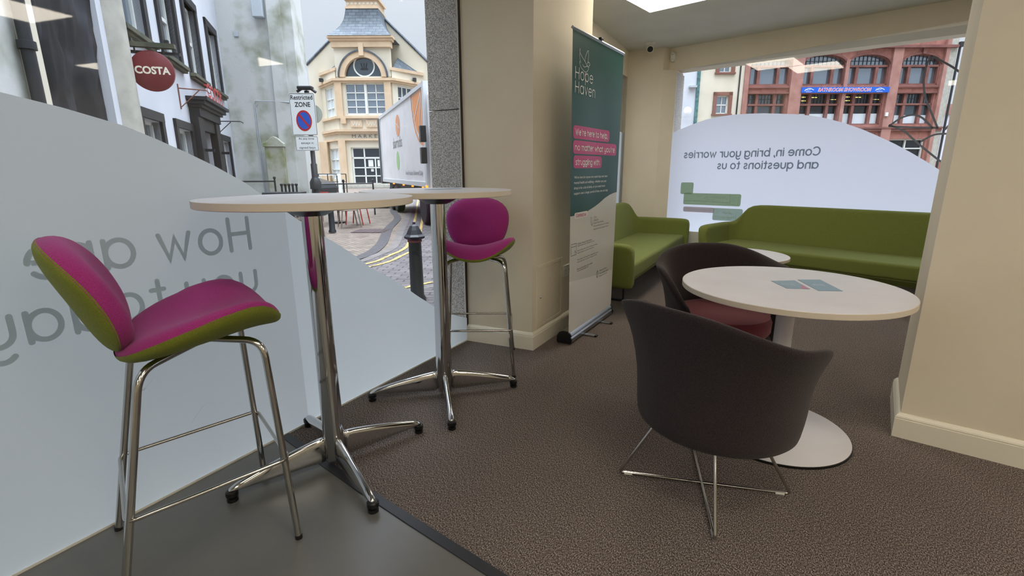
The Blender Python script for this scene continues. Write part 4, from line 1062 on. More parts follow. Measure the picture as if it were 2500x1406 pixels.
# ---- weathered gable with buttress
gb = thing('gable_building', 'stained grey rendered gable with a mossy buttress behind the parking sign', 'building', (-15.16, 9.206, 0), facing(52.35))
obj('wall', FB(.0, 1.95, -.5, 0, -.25, 9.0), 'oldrender', gb)
obj('side_wall', FB(1.95, 2.16, -1.2, .0, -.25, 7.6), 'oldrender', gb)
obj('pilaster', G().add([(1.42, -.16, -.25), (1.90, -.16, -.25), (1.90, .05, -.25), (1.42, .05, -.25), (1.54, -.10, 9), (1.84, -.10, 9), (1.84, .05, 9), (1.54, .05, 9)],
    [(0, 3, 2, 1), (4, 5, 6, 7), (0, 1, 5, 4), (1, 2, 6, 5), (2, 3, 7, 6), (3, 0, 4, 7)]), 'oldrender', gb)
obj('buttress', G().xz([(1.06, -.25), (1.60, -.25), (1.60, 1.98), (1.52, 2.05), (1.46, 2.12), (1.35, 2.18), (1.24, 2.12), (1.18, 2.04), (1.06, 1.98)], -.30, -.1), 'mossy', gb, bevel=.01)
obj('buttress_cap', G().xz([(1.03, 1.92), (1.63, 1.92), (1.63, 2.02), (1.54, 2.09), (1.46, 2.17), (1.35, 2.23), (1.24, 2.17), (1.16, 2.09), (1.03, 2.02)], -.34, -.1), 'mossy', gb, bevel=.015)
obj('flood_light', FB(1.12, 1.42, .0, .22, 5.55, 6.2), 'greyutility', gb, bevel=.02)
obj('small_vent', FB(.50, .62, 0, .04, 5.05, 5.2), 'greyutility', gb)
cbl = obj('cable', G().tube([(.82, -.02, -.2), (.82, -.02, 3.2), (.86, -.02, 3.27), (1.5, -.12, 3.25), (2.0, -.16, 3.22)], .014, 6).tube([(.86, -.02, -.2), (.86, -.02, 3.12), (.9, -.02, 3.18)], .012, 6), 'greyutility', gb)

# ---- restricted zone sign on its post
sp = thing('parking_sign', 'restricted zone parking sign on a dark post outside the window', 'sign', (-7.6, 6.03, 0), facing(60.35))
obj('post', G().lathe([(.055, -.25), (.055, 1.3), (.04, 1.32), (.04, 2.55), (.001, 2.56)], 18, c=(.03, .07, 0)), 'blackiron', sp, smooth=True)
obj('post_collar', G().lathe([(.1, 0), (.1, .12), (.06, .2)], 18, c=(.03, .07, .86)), 'blackiron', sp, smooth=True)
pl = obj('sign_plate', G().xz(rrect(-.262, .185, 1.80, 2.505, .02), -.004, .004), 'signwhite', sp)
pl2 = obj('sign_plate', G().xz(rrect(-.225, .180, 1.535, 1.785, .02), -.004, .004), 'signwhite', sp)
fP = lambda x, y, o=-.0058: (x, o, y)
g = font_text('Restricted', fP, -.235, .150, 2.395, 2.470, bold=.012); font_text('ZONE', fP, -.175, .100, 2.275, 2.355, bold=.02, g=g)
for pts in (rrect(-.252, .175, 1.808, 2.495, .018),): ribbon(g, pts+[pts[0]], .006, fP)
obj('lettering', g, 'signblack', pl, fixn=False)
g = G(); cx, cz = -.035, 2.045
ring = [(cx+.115*math.cos(2*PI*k/40), cz+.155*math.sin(2*PI*k/40)) for k in range(40)]
ring = [(cx+.138*math.cos(2*PI*k/40), cz+.175*math.sin(2*PI*k/40)) for k in range(40)]
obj('roundel', flat(ring, fP), 'signred', pl, fixn=False)
obj('roundel_field', flat([(cx+.112*math.cos(2*PI*k/40), cz+.142*math.sin(2*PI*k/40)) for k in range(40)], lambda x, y: fP(x, y, -.0068)), 'signblue', pl, fixn=False)
g = G(); ribbon(g, [(cx-.085, cz+.108), (cx+.085, cz-.108)], .034, lambda x, y: fP(x, y, -.0078)); obj('roundel_bar', g, 'signred', pl, fixn=False)
g = font_text('At any time', fP, -.165, .110, 1.715, 1.760); font_text('except in', fP, -.125, .095, 1.640, 1.685, g=g); font_text('signed bays', fP, -.165, .120, 1.560, 1.607, g=g)
pts = rrect(-.218, .172, 1.542, 1.778, .016); ribbon(g, pts+[pts[0]], .005, fP)
obj('lettering', g, 'signblack', pl2, fixn=False)
obj('lamp_arm', G().tube([(-.12, .02, 2.53), (.0, .03, 2.60), (.12, .04, 2.58), (.20, .05, 2.52)], .024, 8), 'blackiron', sp, smooth=True)
obj('lamp_head', G().box(-.10, .16, -.04, .09, 2.56, 2.62), 'blackiron', sp, bevel=.02)
obj('rear_disc', G().lathe([(.001, 0), (.16, 0), (.16, .008), (.001, .008)], 30, T=Matrix.Translation((.09, .14, 2.17)) @ Matrix.Rotation(R(90), 4, 'X')), 'mossy', sp)

# ---- market hall
mk = thing('market_hall', 'cream and peach market building with slate turret at the end of the street', 'building', (-34.561, 33.257, 0), facing(60.35))
obj('gable_wall', G().xz([(-5.5, -.25), (10.5, -.25), (10.5, 8.6), (7.2, 9.7), (.5, 16.2), (-5.5, 11.0)], 3.0, 3.6), 'cream_ext', mk)
obj('gable_coping', G().tube([(-5.6, 3.0, 10.95), (.5, 3.0, 16.25), (7.3, 3.0, 9.75)], .14, 6), 'slate', mk)
# central canted bay: plan corners
BC = [(-4.45, 2.9), (-2.1, 0.0), (3.1, 0.0), (5.35, 2.9)]
def cant(poly, z0, z1): return G().prism(poly, z0, z1)
core_g = G()
wall_holes(-1.95, 2.95, -.25, 4.0, [(-1.15, 2.35, .0, 3.35)], .12, .6, core_g)
wall_holes(-1.95, 2.95, 4.0, 9.4, [(-1.2, 2.35, 6.2, 8.85)], .12, .6, core_g)
obj('bay_wall', core_g, 'cream_ext', mk)
def slab(p, q, z0, z1, holes, m, name='side_wall'):
    p = Vector(p); q = Vector(q); d = (q-p); L = d.length; d.normalize()
    T = Matrix(((d.x, -d.y, 0, p.x), (d.y, d.x, 0, p.y), (0, 0, 1, 0), (0, 0, 0, 1)))
    g = wall_holes(0, L, z0, z1, holes, .1, .5); g.v = [tuple(T @ Vector(v)) for v in g.v]
    o = obj(name, g, m, mk); return T, L, o
def mwin(T, x0, x1, z0, z1, cols, rows, par=None, arch=False, pane='pane'):
    g = G()
    g.box(x0, x1, .30, .33, z0, z1); g.v = [tuple(T @ Vector(v)) for v in g.v]
    w = obj('window', g, pane, mk)
    f = G(); t = .11
    for i in range(cols+1):
        x = x0+(x1-x0)*i/cols; tt = t if i in (0, cols) else t*.7; f.box(max(x0, x-tt/2), min(x1, x+tt/2), .2, .3, z0, z1)
    for z in rows: f.box(x0, x1, .2, .3, z-t*.35, z+t*.35)
    f.box(x0, x1, .2, .3, z0, z0+t); f.box(x0, x1, .2, .3, z1-t, z1)
    f.v = [tuple(T @ Vector(v)) for v in f.v]
    obj('glazing_bars', f, 'sash', w); return w
I4 = Matrix.Identity(4)
mwin(I4, -1.2, .5, 6.2, 8.85, 2, (6.85, 7.45, 8.05), pane='pane_sky'); mwin(I4, .65, 2.35, 6.2, 8.85, 2, (6.85, 7.45, 8.05), pane='pane_sky')
obj('mullion', G().box(.48, .67, .1, .4, 6.2, 8.85), 'sash', mk)
TL_, LL, _ = slab(BC[0], BC[1], -.25, 9.1, [(.75, 3.0, .5, 3.3), (.9, 2.95, 6.1, 8.7)], 'cream_ext')
mwin(TL_, .9, 2.95, 6.1, 8.7, 2, (6.9, 7.7), pane='blind'); mwin(TL_, .75, 3.0, .5, 3.3, 2, (1.4, 2.3), pane='blind')
TR_, LR, _ = slab(BC[2], BC[3], -.25, 9.1, [(.6, 2.7, .5, 3.3), (.6, 2.8, 6.1, 8.7)], 'cream_ext')
mwin(TR_, .6, 2.8, 6.1, 8.7, 4, (6.9, 7.7)); mwin(TR_, .6, 2.7, .5, 3.3, 2, (1.4, 2.3), pane='blind')
def course(z0, z1, proj, m='peach', name='string_course'):
    P = [Vector(p) for p in BC]; ns = []
    out = [(-4.45-proj, 2.9), (-2.1-proj*.55, -proj), (3.1+proj*.55, -proj), (5.35+proj, 2.9)]
    return obj(name, G().prism(out+[(5.0, 3.0), (-4.2, 3.0)], z0, z1), m, mk)
course(9.02, 9.22, .22); course(8.86, 9.02, .10); course(5.86, 6.06, .16); course(4.72, 4.92, .26, 'peach'); course(4.55, 4.72, .12); course(3.95, 4.12, .12, 'peach')
# piers
for x in (-1.80, 2.60):
    obj('pier', FB(x-.38 if x < 0 else x-.25, x+.25 if x < 0 else x+.38, -.1, .12, -.25, 3.95), 'peach', mk)
    obj('pier', FB(x-.30, x+.30, -.1, .10, 6.06, 8.86), 'peach', mk)
obj('pier', FB(-4.75, -4.0, -3.0, -2.0, -.25, 3.95), 'peach', mk)
obj('frieze_panel', FB(-.95, .10, -.12, .02, 5.12, 5.72).box(.45, 1.5, -.02, .12, 5.12, 5.72), 'peach', mk)
for cx in (-.42, .97):
    g = G()
    ribbon(g, smooth_pts([(cx-.4, 5.6), (cx-.25, 5.25), (cx-.1, 5.55), (cx, 5.2), (cx+.1, 5.55), (cx+.25, 5.25), (cx+.4, 5.6)]), .07, lambda x, y: (x, -.045, y))
    obj('carved_swag', g, 'cream_ext', mk, fixn=False)
obj('console', FB(-1.75, -1.3, -.1, .2, 5.4, 5.86), 'peach', mk)
obj('lettering', font_text('M A R K E T  H A L L', lambda x, y: (x, -.13, y), -.86, 3.9, 4.18, 4.46), 'signblack', mk, fixn=False)
# entrance
obj('entrance_frame', G().box(-1.15, 2.35, .30, .40, 2.35, 2.50).box(-1.15, -1.0, .30, .4, 0, 3.35).box(2.2, 2.35, .30, .4, 0, 3.35).box(-.05, .07, .3, .4, 0, 3.35).box(.93, 1.03, .3, .4, 0, 2.4).box(1.55, 1.67, .3, .4, 0, 2.4).box(-1.0, 2.2, .3, .4, .75, .85).box(-1.0, 2.2, .3, .4, 1.5, 1.6).box(-1.0, 2.2, .3, .4, 0, .15).box(-1.0, 2.2, .28, .4, 3.25, 3.35), 'sash', mk)
obj('entrance_glass', G().box(-1.1, 2.3, .42, .46, 0, 3.3), 'pane_dark', mk)
obj('notice', G().box(.30, .75, .395, .41, 1.65, 2.25).box(1.15, 1.5, .395, .41, 1.65, 2.25).box(.5, .75, .395, .41, 1.2, 1.45), 'signwhite', mk)
obj('step', FB(-2.6, 3.6, .0, .9, -.25, .0).box(-2.2, 3.2, -.6, 0, 0, .14), 'beige', mk)
# turret face with the lunette
ag = G()
ag.xz([(-1.95, 9.2), (-1.55, 9.2), (-1.55, 11.9), (-1.95, 11.9)], .12, .6); ag.xz([(2.55, 9.2), (2.95, 9.2), (2.95, 11.9), (2.55, 11.9)], .12, .6)
acx, acz, ar = .5, 9.35, 1.55
for k in range(16):
    a0, a1 = PI*k/16, PI*(k+1)/16
    ag.xz([(acx+2.05*math.cos(a0), acz+2.05*math.sin(a0)*1.0), (acx+2.05*math.cos(a0), 11.9), (acx+2.05*math.cos(a1), 11.9), (acx+2.05*math.cos(a1), acz+2.05*math.sin(a1))], .12, .6)
obj('turret_wall', ag, 'cream_ext', mk)
def arch_ring(r0, r1, y0, y1, z=0, sc_=1.0):
    g = G(); n = 28
    for k in range(n):
        a0, a1 = PI*k/n, PI*(k+1)/n
        g.xz([(acx+r0*math.cos(a0), acz+z+r0*math.sin(a0)*sc_), (acx+r1*math.cos(a0), acz+z+r1*math.sin(a0)*sc_), (acx+r1*math.cos(a1), acz+z+r1*math.sin(a1)*sc_), (acx+r0*math.cos(a1), acz+z+r0*math.sin(a1)*sc_)], y0, y1)
    return g
obj('arch', arch_ring(1.62, 2.08, -.06, .6), 'peach', mk); obj('arch_hood', arch_ring(2.08, 2.20, -.14, .4), 'slate', mk)
obj('lunette', G().xz([(acx+1.66*math.cos(PI*k/24), acz+1.66*math.sin(PI*k/24)) for k in range(25)], .35, .42), 'pane', mk)
ci = [(acx+.05+.90*math.cos(2*PI*k/36), 10.30+.86*math.sin(2*PI*k/36)) for k in range(37)]
g = G(); ribbon(g, ci, .12, lambda x, y: (x, .33, y)); obj('clock_ring', g, 'sash', mk, fixn=False)
g = G()
for dx in (-.2, 0, .2): ribbon(g, [(acx+.05+dx*.6, 10.05), (acx+.05+dx*1.3, 10.5)], .09, lambda x, y: (x, .33, y))
ribbon(g, [(acx-.22, 10.05), (acx+.32, 10.05)], .14, lambda x, y: (x, .325, y)); obj('crest', g, 'signblack', mk, fixn=False)
obj('keystone', FB(.30, .72, -.1, .22, 11.05, 12.05), 'peach', mk)
obj('turret_cornice', FB(-2.1, 3.1, -.6, .12, 11.75, 12.25).box(-2.25, 3.25, -.22, .6, 12.25, 12.45).box(-2.35, 3.35, -.35, .6, 12.45, 12.62), 'peach', mk)
rows = []
for t_ in [i/10 for i in range(11)]:
    w = 2.75*(1-t_)+1.42*t_ - .42*math.sin(PI*t_)*(1-t_*.3); z = 12.62+2.45*t_; cx = .5+.06*t_; cy = 2.2
    rows.append([(cx-w, cy-w*.95, z), (cx+w, cy-w*.95, z), (cx+w, cy+w*.6, z), (cx-w, cy+w*.6, z)])
obj('turret_roof', G().grid(rows, closed_u=True, cap0=True, cap1=True), brick_mat('turret_slates', (96, 106, 116), (74, 84, 94), (52, 60, 66), 1.0, .62, .25, .02, .6, rot=(R(90), 0, 0)), mk)
obj('turret_crown', G().box(-.9, 2.0, .8, 3.5, 15.05, 15.2).box(-.8, 1.9, .9, 3.4, 15.2, 15.75).box(-.95, 2.05, .75, 3.5, 15.75, 15.95), 'peach', mk)
g = G()
for i in range(8): g.add([(-.65+i*.35+.12*math.cos(2*PI*k/10), .88, 15.47+.12*math.sin(2*PI*k/10)) for k in range(10)], [tuple(range(10))])
obj('crown_rosettes', g, 'cream_ext', mk, fixn=False)
for sx, x0, x1 in ((-1, -4.35, -2.0), (1, 3.0, 5.3)):
    lo = (x0, x1) if sx > 0 else (x1, x0)
    obj('parapet', G().prism([(x0, 2.9 if sx < 0 else .1), (x1, .1 if sx < 0 else 2.9), (x1, 3.0), (x0, 3.0)], 9.2, 9.9), 'cream_ext', mk)
    obj('parapet_coping', G().prism([(x0-.1, 2.7 if sx < 0 else -.1), (x1+.1, -.1 if sx < 0 else 2.7), (x1, 3.0), (x0, 3.0)], 9.9, 10.15), 'peach', mk)
    a, b, c = ((-2.0, .6), (-2.0, 3.0), (-4.0, 3.0)) if sx < 0 else ((3.0, .6), (3.0, 3.0), (5.0, 3.0))
    zt_ = 11.5
    g = G(); g.add([(a[0], a[1], 10.15), (b[0], b[1], 10.15), (c[0], c[1], 10.15), (a[0], 2.9, zt_)], [(0, 2, 1), (0, 3, 2), (0, 1, 3), (1, 2, 3)])
    obj('side_roof', g, 'slate', mk)
for x, y in ((-3.9, 2.0), (4.7, 2.0)): obj('flood_light', G().box(x-.15, x+.15, y-.35, y, 9.25, 9.55), 'blackiron', mk)
obj('roof_vent', G().lathe([(.12, 0), (.12, .9), (.2, .95), (.2, 1.1), (.1, 1.2)], 12, c=(7.0, 3.3, 9.7)), 'blackiron', mk, smooth=True)

# ---- lorry
lo_ = thing('lorry', 'white delivery lorry with orange and green fruit artwork parked before the market', 'lorry', (-14.526, 14.975, 0), facing(128.4))
box_ = obj('cargo_box', FB(.12, 8.35, -2.35, 0, .86, 3.22), 'lorry', lo_)
obj('frame', FB(.0, .14, -2.37, .03, .80, 3.27).box(8.25, 8.45, -.05, 2.37, .72, 3.27).box(.1, 8.3, -.04, 0, 3.17, 3.27).box(.1, 8.3, -.04, .0, .78, .90), 'lorry_frame', lo_)
obj('rear_curtain', FB(-.35, .0, -2.3, .06, .70, 3.2), 'blackiron', lo_)
fL = lambda x, y: (x, -.006, y)
for s0, c_, rr in ((6.55, 'orange', 0),):
    C0 = Vector((8.15, 3.35)); pts = [(6.65, 3.16), (6.70, 2.85), (6.85, 2.50), (7.10, 2.20), (7.45, 1.98), (7.85, 1.86), (8.20, 1.82), (8.22, 3.16)]
    sl = obj('fruit_print', flat([(6.78, 3.14), (6.84, 2.82), (6.98, 2.52), (7.22, 2.26), (7.52, 2.08), (7.88, 1.98), (8.20, 1.95), (8.20, 3.14)], fL), 'orange', box_, fixn=False)
    g = G(); ribbon(g, pts[:-1], .07, lambda x, y: (x, -.010, y)); obj('fruit_print', g, 'orange', box_, fixn=False)
    g = G()
    for q in ((6.98, 2.5), (7.52, 2.06), (8.05, 1.93)): ribbon(g, [(7.95, 3.1), q], .045, lambda x, y: (x, -.012, y))
    obj('fruit_print', g, 'lorry', box_, fixn=False)
def ell(cx, cz, a, b, n=28): return [(cx+a*math.cos(2*PI*k/n), cz+b*math.sin(2*PI*k/n)) for k in range(n)]
obj('fruit_print', flat(ell(4.22, 2.60, .40, .33), fL), 'orange', box_, fixn=False)
g = G(); ribbon(g, [(3.95, 2.4), (4.5, 2.8)], .03, lambda x, y: (x, -.01, y)); ribbon(g, [(4.22, 2.3), (4.22, 2.9)], .03, lambda x, y: (x, -.01, y)); ribbon(g, [(3.9, 2.7), (4.55, 2.5)], .03, lambda x, y: (x, -.01, y))
obj('fruit_print', g, 'lorry', box_, fixn=False)
obj('fruit_print', flat(ell(3.90, 1.52, .28, .30), fL), 'palegreen', box_, fixn=False)
obj('lettering', font_text('sharrocks', fL, 3.05, 4.85, 1.93, 2.27), 'greytext', box_, fixn=False)
obj('lettering', font_text('Fresh Produce Delivered Daily', fL, 5.25, 7.8, 1.03, 1.19), 'greytext', box_, fixn=False)
obj('chassis', FB(.3, 8.3, -2.2, -.2, .35, .80), 'tyre', lo_)
for x in (1.6, 2.7, 7.4): obj('wheel', G().lathe([(.001, 0), (.44, .02), (.48, .06), (.48, .24), (.44, .28), (.001, .28)], 28, T=Matrix.Translation((x, .32, .23)) @ Matrix.Rotation(R(90), 4, 'X')), 'tyre', lo_, smooth=True)
for x in (2.73, 4.75, 6.27, 7.73): obj('marker_lamp', FB(x-.05, x+.05, -.02, .03, .73, .80), 'amber', lo_)
obj('marker_lamp', FB(8.32, 8.46, .03, .07, .73, .82), 'amber', lo_)
obj('cab', FB(8.5, 10.2, -2.3, .0, .4, 3.0), 'lorry', lo_, bevel=.08)
for z in (1.35, 1.85): obj('mirror', FB(8.55, 8.75, .08, .22, z, z+.38), 'black', lo_, bevel=.02)

# ---- parked car
ca = thing('parked_car', 'dark grey car parked in front of the market, mostly hidden behind railings', 'car', (-19.4, 13.9, -.1), facing(75))
prof_c = [(-2.1, .35), (-2.1, .75), (-1.9, .88), (-1.2, .95), (-.55, 1.38), (.7, 1.42), (1.35, .98), (2.05, .82), (2.15, .6), (2.12, .35)]
obj('body', G().xz(prof_c, -.85, .85), 'carpaint', ca, bevel=.09)
obj('windows', G().xz([(-1.02, .98), (-.52, 1.33), (.66, 1.36), (1.2, 1.0)], -.862, .862).add([(-1.24, -.7, .98), (-1.24, .7, .98), (-.60, .62, 1.385), (-.60, -.62, 1.385)], [(0, 1, 2, 3)]).add([(1.38, -.7, 1.0), (1.38, .7, 1.0), (.75, .62, 1.42), (.75, -.62, 1.42)], [(0, 1, 2, 3)]), 'carglass', ca)
for x in (-1.3, 1.35):
    for y in (-.80, .80): obj('wheel', G().lathe([(.001, -.1), (.27, -.1), (.31, -.06), (.31, .06), (.27, .1), (.001, .1)], 24, T=Matrix.Translation((x, y, .31)) @ Matrix.Rotation(R(90), 4, 'X')), 'tyre', ca, smooth=True)

# ---- railings
def railing(name, label, p, q, z, h, n, r=.022, bars=True, ball=True, mid=None):
    p = Vector(p); q = Vector(q); d = q-p
    t = thing(name, label, 'railing', (p.x, p.y, z), 0)
    P = lambda k, zz: (d.x*k, d.y*k, zz)
    obj('rail', G().tube([P(0, h), P(1, h)], r, 8), 'blackiron', t, smooth=True)
    if mid: obj('rail', G().tube([P(0, mid), P(1, mid)], r*.8, 8), 'blackiron', t, smooth=True)
    for i in range(n):
        k = i/(n-1)
        o = obj('post', G().tube([P(k, 0), P(k, h+(.06 if ball else 0))], r*1.2, 8), 'blackiron', t, smooth=True)
        if ball: obj('finial', G().lathe([(.001, -.045), (.035, -.03), (.045, 0), (.035, .03), (.001, .045)], 10, c=P(k, h+.10)), 'blackiron', o, smooth=True)
    return t
railing('street_railing', 'black iron railing with ball finials beyond the cafe seats', (-13.1, 10.38), (-12.18, 12.05), -.25, 1.04, 3)
railing('wall_railing', 'black handrail fixed low on the stained grey gable', (-14.5, 8.75), (-13.6, 9.45), -.25, 1.15, 2, ball=True)
railing('ramp_railing', 'black ramp railing in front of the market entrance', (-29.5, 23.2), (-27.3, 24.5), -.25, 1.28, 5, r=.03, ball=False, mid=.75)
bl = thing('barrier_arm', 'white horizontal barrier beside the ramp railing at the market', 'barrier', (-27.8, 24.2, -.25), 0)
obj('arm', G().box(-2.0, .25, -.05, .05, 1.18, 1.28), 'signwhite', bl)
obj('arm_post', G().box(.12, .26, -.07, .07, 0, 1.3), 'signwhite', bl)
pt = thing('planter', 'black planter with knobbly iron spikes at the foot of the grey gable', 'planter', (-9.9, 7.15, -.25), facing(55))
obj('box', G().box(-.45, .35, -.25, .25, 0, .98), 'blackiron', pt, bevel=.01)
for i, x in enumerate((-.10, -.02, .06, .14, .22)):
    obj('spike', G().tube([(x, 0, .9), (x, 0, 1.12)], .022, 8).lathe([(.001, -.035), (.03, -.02), (.036, 0), (.03, .02), (.001, .035)], 10, c=(x, 0, 1.14)), 'blackiron', pt, smooth=True)
gbn = tag(obj('green_crate', G().box(-.35, .35, -.25, .25, 0, .35).box(-.37, .37, -.27, .27, .3, .35), 'green_box', bevel=.01), 'dark green box on the paving below the lorry', 'box')
gbn.location = (-14.5, 14.7, -.25); gbn.rotation_euler = (0, 0, facing(60))

# ---- bollards
def bollard(name, loc, label, h=.86, r=.075):
    t = thing(name, label, 'bollard', loc, .3)
    obj('shaft', G().lathe([(r*1.25, 0), (r*1.25, .04), (r, .07), (r*.92, h*.78), (r*.98, h*.79), (r*.98, h*.82)], 24), 'blackiron', t, smooth=True)
    obj('cap', G().lathe([(r*.9, h*.80), (r*1.55, h*.83), (r*1.6, h*.85), (r*1.25, h*.875), (r*.95, h*.93), (r*.6, h*.98), (r*.25, h), (r*.2, h*1.01), (r*.24, h*1.025), (.001, h*1.035)], 8), 'blackiron', t)
    obj('neck_band', G().lathe([(r*.99, h*.775), (r*1.03, h*.78), (r*1.03, h*.80), (r*.99, h*.805)], 24), 'brownstone', t, smooth=True)
    return t
bollard('bollard', (-3.51, 4.03, -.25), 'black iron bollard with a pointed cap, close outside the window')
bollard('bollard', (-9.52, 7.99, -.25), 'dark bollard beside the red cafe seats, seen beside the chrome column', h=.8, r=.07)

# ---- cafe chairs
def cafe_chair(loc, rz, label, m):
    t = thing('cafe_chair', label, 'chair', loc, rz, 'cafe chairs on the paving')
    obj('seat', G().box(-.22, .22, -.21, .21, .43, .455), m, t, bevel=.008)
    for x, y in ((-.2, .19), (.2, .19), (-.2, -.19), (.2, -.19)):
        top = .455 if y > 0 else .88
        obj('leg', G().tube([(x*1.05, y*1.1+(.04 if y > 0 else -.05), 0), (x, y, .44)] + ([(x, y-.06, .88)] if y < 0 else []), .017, 8), m, t, smooth=True)
    obj('back_rail', G().box(-.2, .2, -.265, -.24, .82, .89).box(-.2, .2, -.225, -.2, .52, .56), m, t)
    for x in (-.1, 0, .1): obj('back_slat', G().tube([(x, -.212, .55), (x, -.25, .83)], .012, 6), m, t)
    obj('arm', G().tube([(-.22, -.22, .64), (-.23, .16, .65), (-.22, .19, .44)], .014, 6).tube([(.22, -.22, .64), (.23, .16, .65), (.22, .19, .44)], .014, 6), m, t, smooth=True)
    return t
cafe_chair((-10.05, 9.0, -.25), R(150), 'weathered grey wooden cafe chair on the paving, in front of the red one', 'teak')
cafe_chair((-10.4, 9.62, -.25), R(110), 'red cafe chair on the paving behind the wooden one', 'red_paint')
cafe_chair((-11.05, 8.85, -.25), R(200), 'red cafe chair at the left of the seating, beside the dark bollard', 'red_paint')
cafe_chair((-8.2, 6.35, -.25), R(40), 'brown wooden cafe chair glimpsed over the frosted film', 'teak')
ct = thing('cafe_table', 'small dark cafe table between the red chairs', 'table', (-11.3, 9.75, -.25))
obj('tabletop', G().box(-.33, .33, -.33, .33, .70, .73), 'red_paint', ct, bevel=.005)
obj('pedestal', G().lathe([(.2, 0), (.2, .02), (.03, .04), (.03, .7)], 16), 'blackiron', ct, smooth=True)

# ---- ground
def ground(name, poly, z, m, th=.05, kind='structure'):
    o = obj(name, G().prism(poly, z-th, z), m); o['kind'] = kind; return o
ground('floor_paving', [(-60, -30), (-1.9, -30), (-2.2, 7.2), (0, 7.0), (30, -1), (60, 80), (-60, 80)], -.27, 'paving')
def bandpoly(c, w0, w1):
    P = smooth_pts(c, 6); L = []; Rr = []
    for i, p in enumerate(P):
        d = (P[min(i+1, len(P)-1)]-P[max(i-1, 0)]).normalized(); n = Vector((-d.y, d.x)); L.append(p+n*w0); Rr.append(p+n*w1)
    return L, Rr
def band(name, c, w0, w1, z, m, par=None, th=.02):
    L, Rr = bandpoly(c, w0, w1); n = len(L); g = G()
    g.grid([[(p.x, p.y, z) for p in L], [(p.x, p.y, z) for p in Rr]])
    o = obj(name, g, m, par, fixn=False)
    return o
LINE = [(-8.6, -6), (-7.4, .5), (-6.35, 3.2), (-5.9, 4.6), (-5.80, 5.5), (-6.02, 6.15), (-6.5, 7.15), (-8.25, 9.3), (-10.4, 11.95), (-14.2, 16.5), (-18.9, 22.1), (-26, 30)]
LINE2 = [(-4.3, -6), (-4.1, 2.5), (-3.93, 4.6), (-3.3, 5.6), (-1.8, 6.6), (4, 8.6)]
road = band('road_surface', LINE, -9.0, .12, -.262, 'setts'); road['kind'] = 'structure'
k1 = band('trim_kerb', LINE, .28, .12, -.258, 'kerb'); k1['kind'] = 'structure'
k1 = band('trim_channel', [(-7.2, 2.6), (-6.35, 4.3), (-6.12, 5.35), (-6.35, 6.2), (-6.9, 7.05), (-7.6, 7.9), (-8.9, 9.4), (-10.7, 11.7), (-13.4, 14.4), (-16.5, 18.6)], .22, .0, -.256, 'channel'); k1['kind'] = 'structure'
ground('floor_near_paving', [tuple(p) for p in smooth_pts(LINE2, 4)] + [(4, -6)], -.257, 'setts', th=.01)
k1 = band('trim_kerb', LINE2, -.10, 0, -.2555, 'kerb'); k1['kind'] = 'structure'
yl = band('road_line', LINE2, .10, .17, -.254, 'yellow'); tag(yl, 'yellow road line near the close bollard, seen through the window gap', 'road marking', 'double yellow lines')
yl = band('road_line', LINE, -.02, -.09, -.254, 'yellow'); tag(yl, 'inner yellow road line following the kerb', 'road marking', 'double yellow lines')
yl = band('road_line', LINE, -.24, -.31, -.254, 'yellow'); tag(yl, 'outer yellow road line, farther from the kerb', 'road marking', 'double yellow lines')
ic = tag(obj('inspection_cover', G().box(-.42, .42, -.36, .36, 0, .006), 'ironcover'), 'square rusty inspection cover in the block paving', 'cover')
ic.location = (-8.95, 8.72, -.262); ic.rotation_euler = (0, 0, .5)

# ================================================================ OUTSIDE, BEHIND THE FAR WINDOW
rb = thing('sandstone_building', 'red sandstone shop building with arched windows across the square', 'building', (1.92, 51.722, 0), facing(60.35))
bays = [(-6.95, -3.50), (-2.42, 1.15), (1.40, 4.88), (5.87, 9.19)]
hol = []
for a, b in bays: hol += [(a, b, 8.17, 10.62), (a+.05, b-.1, 4.95, 7.50)]
hol += [(a+.1, b-.1, .6, 3.75) for a, b in bays]
obj('wall', wall_holes(-7.42, 10.15, -.25, 12.6, hol, .25, .7), 'sand', rb)
for x0, x1 in ((-7.42, -7.02), (-3.45, -2.45), (4.93, 5.75), (9.30, 9.62)):
    obj('pier', FB(x0, x1, -.25, -.02, -.25, 11.9), 'sand_l', rb)
obj('pier', FB(1.12, 1.42, -.25, -.1, -.25, 10.2), 'sand_l', rb)
obj('cornice', FB(-7.45, 10.2, -.25, .10, 11.05, 11.25).box(-7.45, 10.2, -.02, .25, 4.60, 4.74).box(-7.45, 10.2, .05, .25, 4.4, 4.6), 'sand_d', rb)
obj('string_course', FB(-7.4, -3.3, -.25, -.1, 7.95, 8.10).box(5.8, 9.3, .1, .25, 7.95, 8.10).box(-7.4, -3.3, .1, .25, 7.5, 7.62).box(5.8, 9.3, .1, .25, 7.5, 7.62), 'sand_d', rb)
